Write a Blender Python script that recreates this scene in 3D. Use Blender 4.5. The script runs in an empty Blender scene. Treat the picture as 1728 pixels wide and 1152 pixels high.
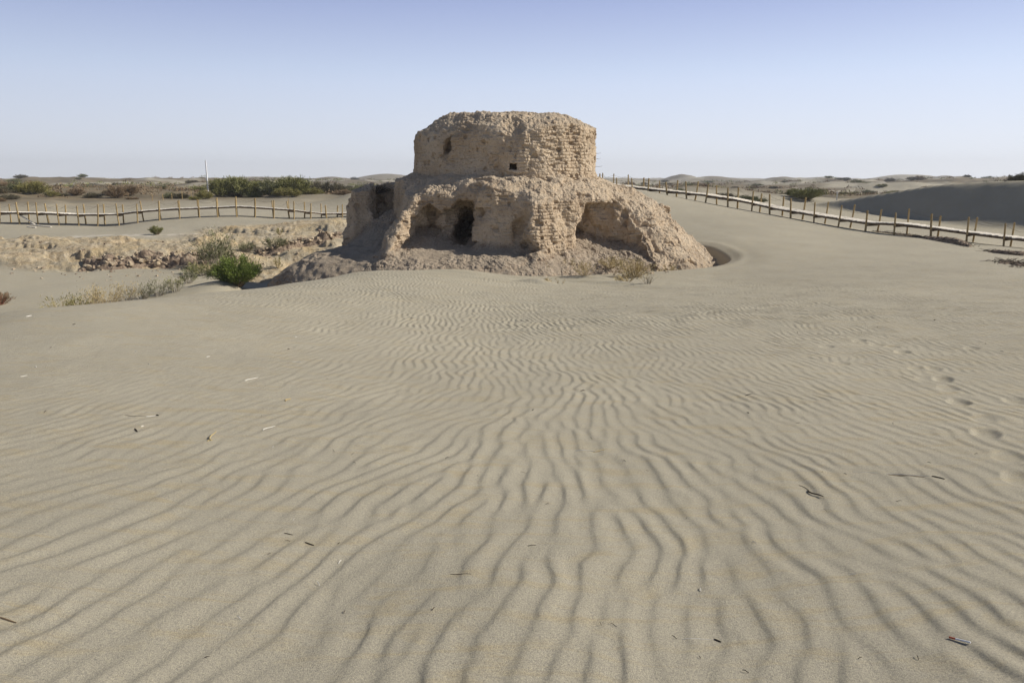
import bpy, bmesh, math, random, time
import numpy as np
from mathutils import Vector, Matrix
import openvdb
T0 = time.time()
S = bpy.context.scene
C = S.collection
R = math.radians
rng = np.random.default_rng(7)
random.seed(7)

# ------------------------------------------------------------------ camera
EYE = 1.6; PITCH = 11.86; F = 1300.0
cd = bpy.data.cameras.new('camera'); cam = bpy.data.objects.new('camera', cd); C.objects.link(cam)
cd.sensor_width = 36; cd.lens = 36*F/1728; cd.clip_start = .05; cd.clip_end = 20000
cam.location = (0, 0, EYE); cam.rotation_euler = (R(90-PITCH), 0, 0); S.camera = cam
# ------------------------------------------------------------------ light
SUN_EL, SUN_AZ = 34.0, 84.0          # azimuth clockwise from +Y
W = bpy.data.worlds.new('World'); S.world = W; W.use_nodes = True
nt = W.node_tree; bg = nt.nodes['Background']
sky = nt.nodes.new('ShaderNodeTexSky'); sky.sky_type = 'NISHITA'; sky.sun_disc = False
sky.sun_elevation = R(SUN_EL); sky.sun_rotation = R(SUN_AZ)
sky.altitude = 1200; sky.air_density = 1.0; sky.dust_density = 1.6; sky.ozone_density = 3.0
# pale dusty air lies over the lowest part of the sky, a little brighter towards the sun
bg.inputs[1].default_value = .05
tc_ = nt.nodes.new('ShaderNodeTexCoord'); sx_ = nt.nodes.new('ShaderNodeSeparateXYZ'); nt.links.new(tc_.outputs['Generated'], sx_.inputs[0])
rp_ = nt.nodes.new('ShaderNodeValToRGB'); e_ = rp_.color_ramp.elements; e_.new(.5); e_.new(.5); e_.new(.5)
for i_, (p_, c_) in enumerate(((0, (.78, .80, .84)), (.045, (.71, .76, .85)), (.13, (.56, .655, .85)), (.21, (.415, .495, .79)), (.6, (.08, .14, .36)))):
    e_[i_].position = p_; e_[i_].color = (*c_, 1)
nt.links.new(sx_.outputs[2], rp_.inputs[0])
def wm(op, a, b_=0., cl=False):
    n = nt.nodes.new('ShaderNodeMath'); n.operation = op; n.use_clamp = cl
    for i_, v in enumerate((a, b_)):
        if isinstance(v, (int, float)): n.inputs[i_].default_value = v
        else: nt.links.new(v, n.inputs[i_])
    return n.outputs[0]
side = wm('ADD', wm('MULTIPLY', sx_.outputs[0], .17), .98)
sc_ = nt.nodes.new('ShaderNodeVectorMath'); sc_.operation = 'SCALE'; nt.links.new(rp_.outputs[0], sc_.inputs[0]); nt.links.new(wm('MULTIPLY', side, 1/.05), sc_.inputs['Scale'])
mx_ = nt.nodes.new('ShaderNodeMix'); mx_.data_type = 'RGBA'
nt.links.new(wm('SUBTRACT', 1.25, wm('MULTIPLY', sx_.outputs[2], 2.2), True), mx_.inputs[0]); nt.links.new(sky.outputs[0], mx_.inputs[6]); nt.links.new(sc_.outputs[0], mx_.inputs[7])
nt.links.new(mx_.outputs[2], bg.inputs[0])
sd = bpy.data.lights.new('sun', 'SUN'); sd.energy = 5.0; sd.angle = R(.53); sd.color = (1, .94, .84)
sun = bpy.data.objects.new('sun', sd); C.objects.link(sun)
sv = Vector((math.sin(R(SUN_AZ))*math.cos(R(SUN_EL)), math.cos(R(SUN_AZ))*math.cos(R(SUN_EL)), math.sin(R(SUN_EL))))
sun.rotation_euler = sv.to_track_quat('Z', 'Y').to_euler()
S.view_settings.view_transform = 'Standard'; S.view_settings.look = 'None'
S.view_settings.gamma = 1; S.view_settings.exposure = 0.14
S.cycles.max_bounces = 6; S.cycles.diffuse_bounces = 4; S.cycles.transparent_max_bounces = 8
S.cycles.use_denoising = True

# ------------------------------------------------------------------ helpers
cp, sp = math.cos(R(PITCH)), math.sin(R(PITCH))
def P(px, py, Y):
    """world point seen at photo pixel (px, py) at forward distance Y"""
    u = (px-864)/F; v = (576-py)/F
    t = Y/(cp+v*sp)
    return (u*t, Y, EYE+(-sp+v*cp)*t)
_T3 = rng.random((64, 64, 64)).astype(np.float32)
_T2 = rng.random((256, 256)).astype(np.float32)
def n3(x, y, z, s=0):
    x = x+s*7.31; y = y+s*3.77; z = z+s*5.13
    ix = np.floor(x).astype(np.int32); iy = np.floor(y).astype(np.int32); iz = np.floor(z).astype(np.int32)
    fx = x-ix; fy = y-iy; fz = z-iz
    fx = fx*fx*(3-2*fx); fy = fy*fy*(3-2*fy); fz = fz*fz*(3-2*fz)
    x0 = ix & 63; x1 = (ix+1) & 63; y0 = iy & 63; y1 = (iy+1) & 63; z0 = iz & 63; z1 = (iz+1) & 63
    a = _T3[x0, y0, z0]*(1-fx)+_T3[x1, y0, z0]*fx; b = _T3[x0, y1, z0]*(1-fx)+_T3[x1, y1, z0]*fx
    c = _T3[x0, y0, z1]*(1-fx)+_T3[x1, y0, z1]*fx; d = _T3[x0, y1, z1]*(1-fx)+_T3[x1, y1, z1]*fx
    return ((a*(1-fy)+b*fy)*(1-fz)+(c*(1-fy)+d*fy)*fz)*2-1
def n2(x, y, s=0):
    x = x+s*17.31; y = y+s*11.77
    ix = np.floor(x).astype(np.int32); iy = np.floor(y).astype(np.int32)
    fx = x-ix; fy = y-iy; fx = fx*fx*(3-2*fx); fy = fy*fy*(3-2*fy)
    x0 = ix & 255; x1 = (ix+1) & 255; y0 = iy & 255; y1 = (iy+1) & 255
    return ((_T2[x0, y0]*(1-fx)+_T2[x1, y0]*fx)*(1-fy)+(_T2[x0, y1]*(1-fx)+_T2[x1, y1]*fx)*fy)*2-1
def fbm2(x, y, o=4, s=0):
    r = 0; a = .5
    for i in range(o):
        r = r+a*n2(x, y, s+i); x = x*2.03+y*.31; y = y*2.03-x*.13; a *= .5
    return r
def sst(a, b, x):
    t = np.clip((x-a)/(b-a), 0, 1); return t*t*(3-2*t)
class RBF:
    def __init__(s, pts, val, eps):
        s.p = np.array(pts, float); s.e = eps; v = np.array(val, float); n = len(v)
        A = np.zeros((n+1, n+1)); d = s.p[:, None]-s.p[None]
        A[:n, :n] = -np.sqrt((d**2).sum(-1)+eps**2); A[:n, n] = 1; A[n, :n] = 1
        s.w = np.linalg.solve(A+np.diag([1e-9]*n+[0]), np.append(v, 0))
    def __call__(s, x, y):
        r = np.full(np.shape(x), s.w[-1], dtype=np.float64)
        for (a, b), w in zip(s.p, s.w[:-1]):
            r -= w*np.sqrt((x-a)**2+(y-b)**2+s.e**2)
        return r

# ------------------------------------------------------------------ object helpers
def tag(o, label=None, cat=None, group=None, kind=None):
    if label: o['label'] = label
    if cat: o['category'] = cat
    if group: o['group'] = group
    if kind: o['kind'] = kind
    return o
def empty(name, loc, label, cat, group=None, rz=0):
    o = bpy.data.objects.new(name, None); C.objects.link(o); o.location = loc; o.rotation_euler = (0, 0, rz)
    o.empty_display_size = .1
    return tag(o, label, cat, group)
def np_mesh(name, co, faces, mats, parent=None, smooth=False, loc=None):
    """co (n,3), faces (m,3) or (m,4) int array"""
    me = bpy.data.meshes.new(name); co = np.asarray(co, np.float32); faces = np.asarray(faces, np.int32)
    n, k = faces.shape
    me.vertices.add(len(co)); me.vertices.foreach_set('co', co.ravel())
    me.loops.add(n*k); me.loops.foreach_set('vertex_index', faces.ravel())
    me.polygons.add(n); me.polygons.foreach_set('loop_start', np.arange(0, n*k, k, dtype=np.int32))
    me.update(calc_edges=True)
    me.polygons.foreach_set('use_smooth', np.full(n, smooth, dtype=bool))
    me.materials.append(mats); me.update()
    o = bpy.data.objects.new(name, me); C.objects.link(o)
    if parent: o.parent = parent
    if loc is not None: o.location = loc
    return o
def attr(me, name, arr):
    a = me.attributes.new(name, 'FLOAT', 'POINT'); a.data.foreach_set('value', np.asarray(arr, np.float32))
class MB:
    """collects boxes, tubes and leaves into one mesh"""
    def __init__(s): s.v = []; s.f = []; s.n = 0
    def add(s, v, f):
        s.v.append(np.asarray(v, float)); s.f += [tuple(i+s.n for i in q) for q in f]; s.n += len(v)
    def box(s, a, b, w, h, up=(0, 0, 1)):
        a = Vector(a); b = Vector(b); d = (b-a).normalized(); sx = d.cross(Vector(up))
        if sx.length < 1e-3: sx = d.cross(Vector((1, 0, 0)))
        sx.normalize(); u = sx.cross(d)
        v = []
        for p in (a, b):
            for i, j in ((-1, -1), (1, -1), (1, 1), (-1, 1)): v.append(p+sx*(w/2*i)+u*(h/2*j))
        s.add(v, [(0, 1, 2, 3), (7, 6, 5, 4), (0, 4, 5, 1), (1, 5, 6, 2), (2, 6, 7, 3), (3, 7, 4, 0)])
    def tube(s, pts, rad, n=6):
        pts = [Vector(p) for p in pts]; v = []; f = []
        for i, p in enumerate(pts):
            d = (pts[min(i+1, len(pts)-1)]-pts[max(i-1, 0)]).normalized()
            a = d.cross(Vector((.3, .9, .2))); a.normalize(); b = d.cross(a)
            r = rad[i] if hasattr(rad, '__len__') else rad
            for k in range(n):
                t = 2*math.pi*k/n; v.append(p+a*(math.cos(t)*r)+b*(math.sin(t)*r))
        for i in range(len(pts)-1):
            for k in range(n):
                k2 = (k+1) % n; f.append((i*n+k, i*n+k2, (i+1)*n+k2, (i+1)*n+k))
        f.append(tuple(range(n))[::-1]); f.append(tuple(range((len(pts)-1)*n, len(pts)*n)))
        s.add(v, f)
    def build(s, name, mat, parent=None, loc=None, smooth=False):
        me = bpy.data.meshes.new(name); me.from_pydata([tuple(x) for x in np.concatenate(s.v)], [], s.f); me.materials.append(mat)
        if smooth: me.polygons.foreach_set('use_smooth', [True]*len(me.polygons))
        me.update()
        o = bpy.data.objects.new(name, me); C.objects.link(o)
        if parent: o.parent = parent
        if loc is not None: o.location = loc
        return o
def copy_tree(o, parent=None):
    c = o.copy(); C.objects.link(c)
    if parent: c.parent = parent
    for ch in list(o.children): copy_tree(ch, c)
    return c

# ------------------------------------------------------------------ materials
def mat(name, rough=.9):
    m = bpy.data.materials.new(name); m.use_nodes = True; t = m.node_tree
    b = t.nodes['Principled BSDF']; b.inputs['Roughness'].default_value = rough
    b.inputs['Specular IOR Level'].default_value = .15
    return m, t, b
def nd(t, kind, **kw):
    n = t.nodes.new(kind)
    for k, v in kw.items():
        if k in ('operation', 'blend_type', 'data_type', 'attribute_name', 'noise_dimensions', 'feature', 'wave_type', 'bands_direction', 'clamp'): setattr(n, k, v)
        else: n.inputs[k].default_value = v
    return n
def tex(t, scale, detail=4, rough=.6, vec=None, dist=0):
    n = t.nodes.new('ShaderNodeTexNoise'); n.inputs['Scale'].default_value = scale; n.inputs['Detail'].default_value = detail
    n.inputs['Roughness'].default_value = rough; n.inputs['Distortion'].default_value = dist
    if vec is not None: t.links.new(vec, n.inputs['Vector'])
    return n.outputs['Fac']
def ramp(t, fac, stops):
    n = t.nodes.new('ShaderNodeValToRGB'); e = n.color_ramp.elements
    while len(e) < len(stops): e.new(.5)
    for i, (p, c) in enumerate(stops):
        e[i].position = p; e[i].color = (*c, 1) if len(c) == 3 else c
    t.links.new(fac, n.inputs[0]); return n.outputs[0]
def mix(t, fac, a, b, mode='MIX'):
    n = t.nodes.new('ShaderNodeMix'); n.data_type = 'RGBA'; n.blend_type = mode
    for sock, v in ((n.inputs[0], fac), (n.inputs[6], a), (n.inputs[7], b)):
        if isinstance(v, (int, float)): sock.default_value = v
        elif isinstance(v, tuple): sock.default_value = (*v, 1)
        else: t.links.new(v, sock)
    return n.outputs[2]
def math_(t, op, a, b=0, clamp=False):
    n = t.nodes.new('ShaderNodeMath'); n.operation = op; n.use_clamp = clamp
    for i, v in enumerate((a, b)):
        if isinstance(v, (int, float)): n.inputs[i].default_value = v
        else: t.links.new(v, n.inputs[i])
    return n.outputs[0]
def att(t, name):
    n = t.nodes.new('ShaderNodeAttribute'); n.attribute_name = name; return n.outputs['Fac']
def bump(t, b, h, dist, strength=1, prev=None):
    n = t.nodes.new('ShaderNodeBump'); n.inputs['Distance'].default_value = dist; n.inputs['Strength'].default_value = strength
    t.links.new(h, n.inputs['Height'])
    if prev: t.links.new(prev, n.inputs['Normal'])
    t.links.new(n.outputs[0], b.inputs['Normal']); return n.outputs[0]
def posn(t):
    return t.nodes.new('ShaderNodeNewGeometry').outputs['Position']
def objc(t):
    return t.nodes.new('ShaderNodeTexCoord').outputs['Object']

def make_sand():
    m, t, b = mat('sand', .95); p = posn(t)
    big = tex(t, .35, 5, .6, p); mid = tex(t, 3, 4, .6, p)
    grain = tex(t, 420, 2, .7, p); grain2 = tex(t, 95, 4, .85, p)
    c = mix(t, ramp(t, big, [(.35, (0, 0, 0)), (.65, (1, 1, 1))]), (.342, .314, .248), (.378, .347, .274))
    # faint yellowish streaks of coarser grains, blown along the wind
    mp = t.nodes.new('ShaderNodeMapping'); mp.inputs['Scale'].default_value = (.5, 2.2, 1); t.links.new(p, mp.inputs[0])
    st = tex(t, 3.2, 5, .65, mp.outputs[0], 1.0)
    c = mix(t, math_(t, 'MULTIPLY', ramp(t, st, [(.5, (0, 0, 0)), (.66, (1, 1, 1))]), .45), c, (.37, .30, .175))
    g = ramp(t, grain, [(.3, (.42, .42, .43)), (.5, (1, 1, 1)), (.7, (1.55, 1.5, 1.38))])
    c = mix(t, .8, c, mix(t, 1, c, g, 'MULTIPLY'))
    g2 = ramp(t, grain2, [(.36, (.74, .74, .77)), (.5, (1, 1, 1)), (.64, (1.2, 1.18, 1.1))])
    c = mix(t, 1, c, g2, 'MULTIPLY')
    # dug clay bank, salt crust and scrub litter
    cn = tex(t, 1.6, 8, .7, p)
    clay = ramp(t, cn, [(.30, (.26, .195, .12)), (.42, (.44, .335, .205)), (.56, (.52, .425, .285)), (.68, (.60, .53, .41)), (.78, (.36, .29, .20))])
    yl = tex(t, .28, 4, .6, p); clay = mix(t, ramp(t, yl, [(.48, (0, 0, 0)), (.6, (.55, .55, .55))]), clay, (.54, .41, .22))
    sp_ = tex(t, 5, 7, .8, p)
    clay = mix(t, ramp(t, sp_, [(.34, (1, 1, 1)), (.41, (0, 0, 0))]), clay, (.17, .125, .085))
    cf = math_(t, 'MULTIPLY', att(t, 'clay'), math_(t, 'ADD', math_(t, 'MULTIPLY', tex(t, .55, 6, .7, p), 3.2), -.85), True)
    c = mix(t, cf, c, clay)
    c = mix(t, att(t, 'salt'), c, (.70, .64, .55))
    sn = tex(t, .9, 6, .7, p); sfar = tex(t, .12, 6, .7, p)
    scr = ramp(t, sfar, [(.38, (.09, .07, .042)), (.5, (.14, .11, .066)), (.6, (.19, .14, .08)), (.7, (.11, .105, .055))])
    c = mix(t, att(t, 'scrub'), c, scr)
    t.links.new(c, b.inputs['Base Color'])
    n1 = bump(t, b, grain, .003, .7)
    n2_ = bump(t, b, grain2, .006, .6, n1)
    rough = math_(t, 'MULTIPLY', att(t, 'clay'), cn)
    bump(t, b, rough, .35, .8, n2_)
    return m
def make_adobe():
    m, t, b = mat('mud_brick', .95); p = posn(t)
    big = tex(t, .7, 5, .6, p); fine = tex(t, 7, 6, .7, p); vf = tex(t, 30, 4, .7, p)
    c = ramp(t, big, [(.3, (.42, .315, .21)), (.5, (.56, .44, .305)), (.7, (.63, .52, .385))])
    c = mix(t, ramp(t, fine, [(.3, (1, 1, 1)), (.45, (0, 0, 0))]), c, (.25, .165, .10))
    c = mix(t, ramp(t, fine, [(.58, (0, 0, 0)), (.75, (1, 1, 1))]), c, (.52, .42, .30))
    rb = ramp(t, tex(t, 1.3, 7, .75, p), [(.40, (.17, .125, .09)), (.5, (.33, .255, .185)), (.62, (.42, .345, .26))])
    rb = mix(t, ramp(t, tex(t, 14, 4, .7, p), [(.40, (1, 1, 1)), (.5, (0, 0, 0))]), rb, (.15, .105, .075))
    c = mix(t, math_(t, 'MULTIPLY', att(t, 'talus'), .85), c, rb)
    # wind-blown dust lying on upward faces
    g = t.nodes.new('ShaderNodeNewGeometry'); sx = t.nodes.new('ShaderNodeSeparateXYZ'); t.links.new(g.outputs['Normal'], sx.inputs[0])
    up = math_(t, 'ADD', math_(t, 'MULTIPLY', sx.outputs[2], 1.1), math_(t, 'MULTIPLY', math_(t, 'SUBTRACT', fine, .5), 1.2))
    c = mix(t, math_(t, 'MULTIPLY', ramp(t, up, [(.4, (0, 0, 0)), (.9, (1, 1, 1))]), .6), c, (.42, .355, .27))
    c = mix(t, ramp(t, vf, [(.36, (1, 1, 1)), (.44, (0, 0, 0))]), c, mix(t, .5, c, (.17, .12, .08)))
    t.links.new(c, b.inputs['Base Color'])
    n1 = bump(t, b, fine, .10, .8); bump(t, b, vf, .035, .9, n1)
    return m
def simple(name, cols, scale, rough=.85, bd=.0, vec='obj', stretch=None):
    m, t, b = mat(name, rough); p = objc(t) if vec == 'obj' else posn(t)
    if stretch:
        mp = t.nodes.new('ShaderNodeMapping'); mp.inputs['Scale'].default_value = stretch; t.links.new(p, mp.inputs[0]); p = mp.outputs[0]
    n = tex(t, scale, 5, .65, p)
    k = len(cols); c = ramp(t, n, [(.3+.4*i/max(1, k-1), q) for i, q in enumerate(cols)])
    t.links.new(c, b.inputs['Base Color'])
    if bd: bump(t, b, n, bd)
    return m
SAND = make_sand(); ADOBE = make_adobe()
POST = simple('post_wood', [(.17, .115, .05), (.36, .26, .12), (.48, .37, .20)], 6, .8, .01, 'pos', (3, 3, .5))
DECK = simple('deck_wood', [(.50, .45, .37), (.70, .65, .56), (.80, .76, .68)], 5, .8, .01, 'pos')
BEAM = simple('beam_wood', [(.07, .05, .03), (.13, .09, .055), (.19, .14, .085)], 5, .85, .01, 'pos')
ROPE = simple('rope', [(.12, .10, .07), (.22, .19, .14)], 20, .9)
STONE = simple('stone', [(.20, .15, .10), (.40, .32, .22), (.58, .50, .38)], 4, .95, .03, 'pos')
DSTONE = simple('dark_stone', [(.10, .075, .055), (.22, .165, .12), (.36, .29, .21)], 5, .95, .03, 'pos')
def leafmat(name, a, b_, c):
    m = simple(name, [a, b_, c], 2.2, .8, 0, 'pos'); return m
STEM = simple('stem', [(.10, .075, .05), (.24, .19, .13)], 12, .9)
DRYSTEM = simple('dry_stem', [(.26, .19, .10), (.46, .37, .22), (.55, .47, .32)], 9, .9, 0, 'pos')
GREYSTEM = simple('grey_stem', [(.22, .19, .15), (.42, .38, .31)], 9, .9, 0, 'pos')
L_GREEN = leafmat('leaf_green', (.085, .12, .025), (.14, .185, .04), (.22, .25, .07))
L_OLIVE = leafmat('leaf_olive', (.13, .135, .045), (.20, .20, .07), (.28, .265, .12))
L_GREY = leafmat('leaf_grey_green', (.11, .115, .055), (.17, .175, .085), (.25, .24, .13))
L_YEL = leafmat('leaf_yellow_green', (.15, .14, .045), (.23, .21, .07), (.30, .26, .11))
L_BROWN = leafmat('leaf_brown', (.15, .11, .07), (.23, .165, .10), (.33, .25, .155))
L_DARK = leafmat('leaf_dark', (.08, .075, .045), (.13, .115, .07), (.19, .16, .09))
L_DRY = leafmat('leaf_dry', (.30, .22, .10), (.42, .33, .16), (.50, .42, .24))
WHITE = simple('white_paint', [(.72, .72, .71), (.82, .82, .81)], 3, .5)
BONE = simple('bleached_wood', [(.55, .52, .46), (.78, .75, .68)], 20, .8)
DARKTWIG = simple('dark_twig', [(.035, .028, .02), (.09, .07, .05)], 30, .9)
RED = simple('red_paper', [(.42, .09, .05), (.50, .13, .07)], 30, .7)

# ------------------------------------------------------------------ ground height
gp = []   # (x, y, z)
for y, s in ((1, -.03), (3, -.055), (6, -.07), (10, -.075), (15, -.076), (20, -.076), (26, -.075), (31, -.074)):
    gp.append((0, y, s*y))
for y in (3, 6, 10, 15): gp.append((y*.28, y, -.072*y)); gp.append((-y*.25, y, -.062*y-.02))
PT = [  # left part of the foreground dune up to its crest
 (0, 1000, 3), (0, 800, 4.6), (0, 650, 7.4), (0, 570, 10.4), (0, 530, 13.2), (150, 519, 16), (300, 504, 20), (450, 489, 25), (560, 474, 29.5), (640, 463, 32), (700, 459, 34), (780, 456, 35),
 # pit behind the crest
 (20, 505, 35), (100, 500, 36), (200, 492, 38), (320, 484, 38.5), (400, 483, 37), (450, 470, 46.5), (520, 450, 49.5), (570, 425, 52.5), (250, 470, 43.5), (100, 470, 43.5), (0, 470, 43),
 # clay bank
 (50, 440, 48), (200, 440, 48), (330, 440, 48), (0, 425, 51), (150, 423, 51), (300, 424, 51), (450, 428, 51), (80, 407, 56), (220, 404, 56), (380, 402, 56), (500, 402, 57), (580, 388, 60), (420, 415, 53.5),
 (0, 398, 60.5), (150, 398, 60), (300, 396, 60), (400, 385, 64), (560, 372, 68),
 # walkway ground
 (0, 377, 69), (65, 379, 69), (130, 381, 69), (194, 381, 69.5), (240, 375, 70), (290, 370, 71), (340, 367, 72), (404, 366, 73), (487, 369.5, 74.5), (589, 366.5, 78), (-150, 378, 69), (-300, 372, 69),
 (0, 345, 88), (100, 352, 85), (200, 348, 88), (320, 338, 95), (450, 337, 100), (560, 345, 92), (0, 325, 115), (120, 333, 108), (200, 333, 110),
 (300, 312, 128), (240, 321, 120), (360, 316, 126), (430, 332, 113), (530, 329, 104), (590, 330, 98), (560, 338, 101),
 # right hand dune
 (1728, 1000, 3), (1728, 800, 4.8), (1728, 680, 7.2), (1728, 600, 10), (1728, 540, 13.8), (1560, 560, 13), (1500, 500, 20), (1700, 490, 21.5), (1620, 468, 25), (1728, 462, 26), (1600, 440, 34), (1728, 440, 33),
 (1640, 414, 45), (1728, 427, 41), (1560, 404, 48), (1490, 396, 51), (1400, 379, 57), (1320, 364, 62), (1200, 344, 65), (1120, 329, 67), (1050, 317.5, 70),
 (1300, 400, 46), (1250, 430, 40), (1250, 385, 50), (1150, 365, 56), (1200, 475, 31), (1300, 460, 33), (1400, 440, 36), (1400, 480, 26), (1450, 410, 45), (1070, 345, 60), (1240, 440, 38.5), (1230, 405, 44),
 # beyond the right crest
 (1728, 414, 52), (1640, 400, 54), (1560, 394, 57), (1480, 389, 60), (1400, 378, 63), (1300, 362, 70), (1200, 346, 75), (1050, 322, 82),
 (1728, 316, 110), (1500, 325, 110), (1350, 330, 110), (1230, 315, 105), (1180, 309, 112), (1300, 325, 100), (1100, 316, 110), (1050, 316, 120)]
for a in PT: gp.append(P(*a))
for a in ((1400, 366, 68), (1450, 371, 66), (1520, 378, 64), (1600, 386, 62), (1680, 391, 60), (1728, 393, 59), (1800, 396, 58), (1900, 402, 56), (1600, 365, 76), (1728, 365, 72), (1500, 350, 84)): gp.append(P(*a))
# the big dune on the right: crest runs diagonally away to the left, slip face towards the left
DUNE = []
for px_, py_ in ((1300, 358), (1340, 352), (1400, 341), (1440, 335), (1480, 329), (1520, 322), (1560, 315), (1600, 310), (1640, 307.5), (1680, 306), (1728, 304), (1850, 296), (2050, 282)):
    k_ = (px_-864)/F/(cp+(576-py_)/F*sp); DUNE.append((k_, P(px_, py_, 73.1/(.819*k_+.574))[2]))
DUNE = np.array(DUNE)
_k = np.linspace(DUNE[0, 0], DUNE[-1, 0], 200); _h = np.interp(_k, DUNE[:, 0], DUNE[:, 1]); _g = np.exp(-np.linspace(-2, 2, 41)**2); _g /= _g.sum()
_h = np.convolve(np.pad(_h, 20, mode='reflect', reflect_type='odd'), _g, 'valid'); DUNE = np.stack([_k, _h], 1)
def dune_z(x, y):
    u = 73.1-(.819*x+.574*y); u = u+.8*n2(x*.10, y*.10, 200)+.25*n2(x*.3, y*.3, 204); k = x/np.maximum(y, 1.); hc = np.interp(k, DUNE[:, 0], DUNE[:, 1], left=-9)
    hc = np.where(k < DUNE[0, 0], -9, hc); Du = np.clip((hc+1.6)*1.0, .1, 3.2); tu = math.tan(R(34.5)); tl = math.tan(R(30)); up = np.maximum(u, 0)
    d = np.where(up*tu < Du, up*tu, Du+(up-Du/tu)*tl); zz = hc-d+np.minimum(u, 0)*.11
    h_, b_ = n2(x*.9, y*.9, 201)*.01, 0
    rip_ = 0
    return np.where((y > 20) & (x > 10), zz+rip_, -50.)
for x, y, z in ((-40, 20, -3), (-16, 12, -2.8), (-16, 22, -3.8), (-12, 26, -3.8), (-30, 34, -3.9), (40, 10, -.5), (40, 30, -1.5), (50, 50, -2.8), (20, 0, 0), (-8, 0, 0), (-20, 0, -.8), (60, 5, 0), (-60, 5, -1),
                (-9.5, 34, -3.9), (-12.5, 37, -4.1), (-8, 30, -3.1), (-10, 43, -4.0), (-11, 48, -3.9), (0, 42, -2.7), (8, 36, -2.5), (11, 40, -2.45), (4, 35.6, -2.65), (-2, 36, -2.7), (-5, 37, -2.9),
                (0, 50, -2.4), (-6, 56, -3.0), (6, 54, -1.5), (0, 64, -1.0), (0, 90, -.6), (-5, 78, -1.6), (10, 50, -1.7), (0, 110, -1), (-100, 60, -2.5), (-100, 110, -1.6), (100, 60, -2), (110, 100, -1.5)):
    gp.append((x, y, z))
gp = np.array(gp)
def lp(x, y):
    r = np.hypot(x, y); return np.arctan2(x, y+2)*1.3, np.log(r+2)
_a, _b = lp(gp[:, 0], gp[:, 1])
GR = RBF(np.stack([_a, _b], 1), gp[:, 2], .03)
FEET = [(1664, 731, 1), (1618, 678, 1), (1591, 640, 1), (1523, 594, .9), (1575, 622, .5), (1548, 623, .4), (1660, 707, .5), (1712, 676, .6), (1722, 808, .8), (1700, 770, .5), (1505, 585, .5), (1480, 582, .5), (1420, 613, .5), (1450, 575, .5), (1395, 585, .5), (1640, 588, .5), (1600, 655, .4), (1560, 640, .3)]
feet = []
def ground_base(x, y):
    """smooth terrain without ripples (arrays)"""
    x = np.asarray(x, float); y = np.asarray(y, float)
    r = np.hypot(x, y); a, b = lp(x, y)
    z = GR(a, np.minimum(b, math.log(150)))
    back = sst(-2, -20, y); z = z*(1-back)+back*(-.3)
    # hollow scoured round the right toe of the ruin
    cx, cy = 6.85, 40.9; d = np.hypot(x-cx, (y-cy)*.86); az = np.degrees(np.arctan2(y-cy, x-cx))
    m = sst(-112, -60, az)*(1-sst(50, 80, az))
    e = d-4.15
    z = z-m*(.48*sst(-1.6, -.5, e)*(1-sst(-.15, .42, e))-.05*np.exp(-((e-.9)/.3)**2))
    # small scours and drifts at the foot of the ruin
    for (px, py, Y, sx, sy, h) in ((880, 462, 34.5, 1.3, .5, .14), (905, 494, 28.3, .7, .3, .2), (960, 476, 31.5, 1.0, .4, -.16), (990, 470, 32.8, 1.1, .22, .13), (1060, 492, 28.6, 1.0, .28, -.15), (1040, 486, 29.6, 1.1, .25, .13),
                                 (830, 490, 28, 1.2, .35, .08), (780, 470, 31, 1.5, .4, .08), (1110, 500, 27, .8, .3, .08)):
        q = P(px, py, Y); z = z+h*np.exp(-((x-q[0])/sx)**2-((y-q[1]+.25*(x-q[0]))/sy)**2)
    dz_ = dune_z(x, y); h_ = np.clip(.5+.5*(z-dz_)/.5, 0, 1); z = dz_*(1-h_)+z*h_+.5*h_*(1-h_)
    # dune relief
    z = z+.05*fbm2(x*.35, y*.22, 3, 3)*sst(5, 14, r)*(1-sst(60, 90, r)*.2)
    # dug bank: rough
    cl = clay_mask(x, y)
    z = z+cl*(.46*fbm2(x*.28, y*.7, 5, 9)+.22*np.abs(fbm2(x*1.2, y*2.0, 4, 14))+.35*sst(-.02, .03, fbm2(x*.12, y*.35, 4, 16))-.2)
    # far dune field
    far = sst(95, 170, r)
    rr = np.maximum(r, 60.)
    k = 1/np.clip(rr*.16, 14, 170)
    kk = np.log(rr)*6
    th = np.arctan2(x, y)
    big = fbm2(x/150+3, y/150, 4, 21); med = 1-np.abs(fbm2(x/45, y/60, 4, 31))*2.2
    hum = np.maximum(0, n2(x/11, y/11, 40)-.25)*sst(60, 140, r)*(1-sst(500, 900, r))
    zf = -2.6+big*5.0+med*2.2*sst(120, 400, r)+sst(350, 1600, r)*(9*np.abs(fbm2(x/420, y/420, 3, 50))+1.5)+hum*1.6
    for px_, hh, R_, w_ in ((655, 9, 1100, 60), (560, 4, 900, 40), (1150, 8, 900, 26), (1200, 5, 950, 50), (1530, 8, 1000, 55), (1600, 6, 900, 30), (1320, 4, 800, 30), (430, 4, 900, 80), (150, 3, 800, 60)):
        q_ = P(px_, 303, R_); zf = np.maximum(zf, -2+(hh/F*R_+4)*np.exp(-((x-q_[0])/(w_/F*R_))**2-((y-R_)/(.09*R_))**2))
    z = z*(1-far)+far*zf
    z = z+sst(-.2, .6, n2(x/3.1, y/3.1, 60)*.5+fbm2(x/17, y/17, 2, 61))*.5*sst(80, 110, r)*(1-far)*(np.abs(x) > 14)
    return z
def box_m(x, y, x0, x1, y0, y1, s=1.5):
    return sst(x0-s, x0+s, x)*(1-sst(x1-s, x1+s, x))*sst(y0-s, y0+s, y)*(1-sst(y1-s, y1+s, y))
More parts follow.
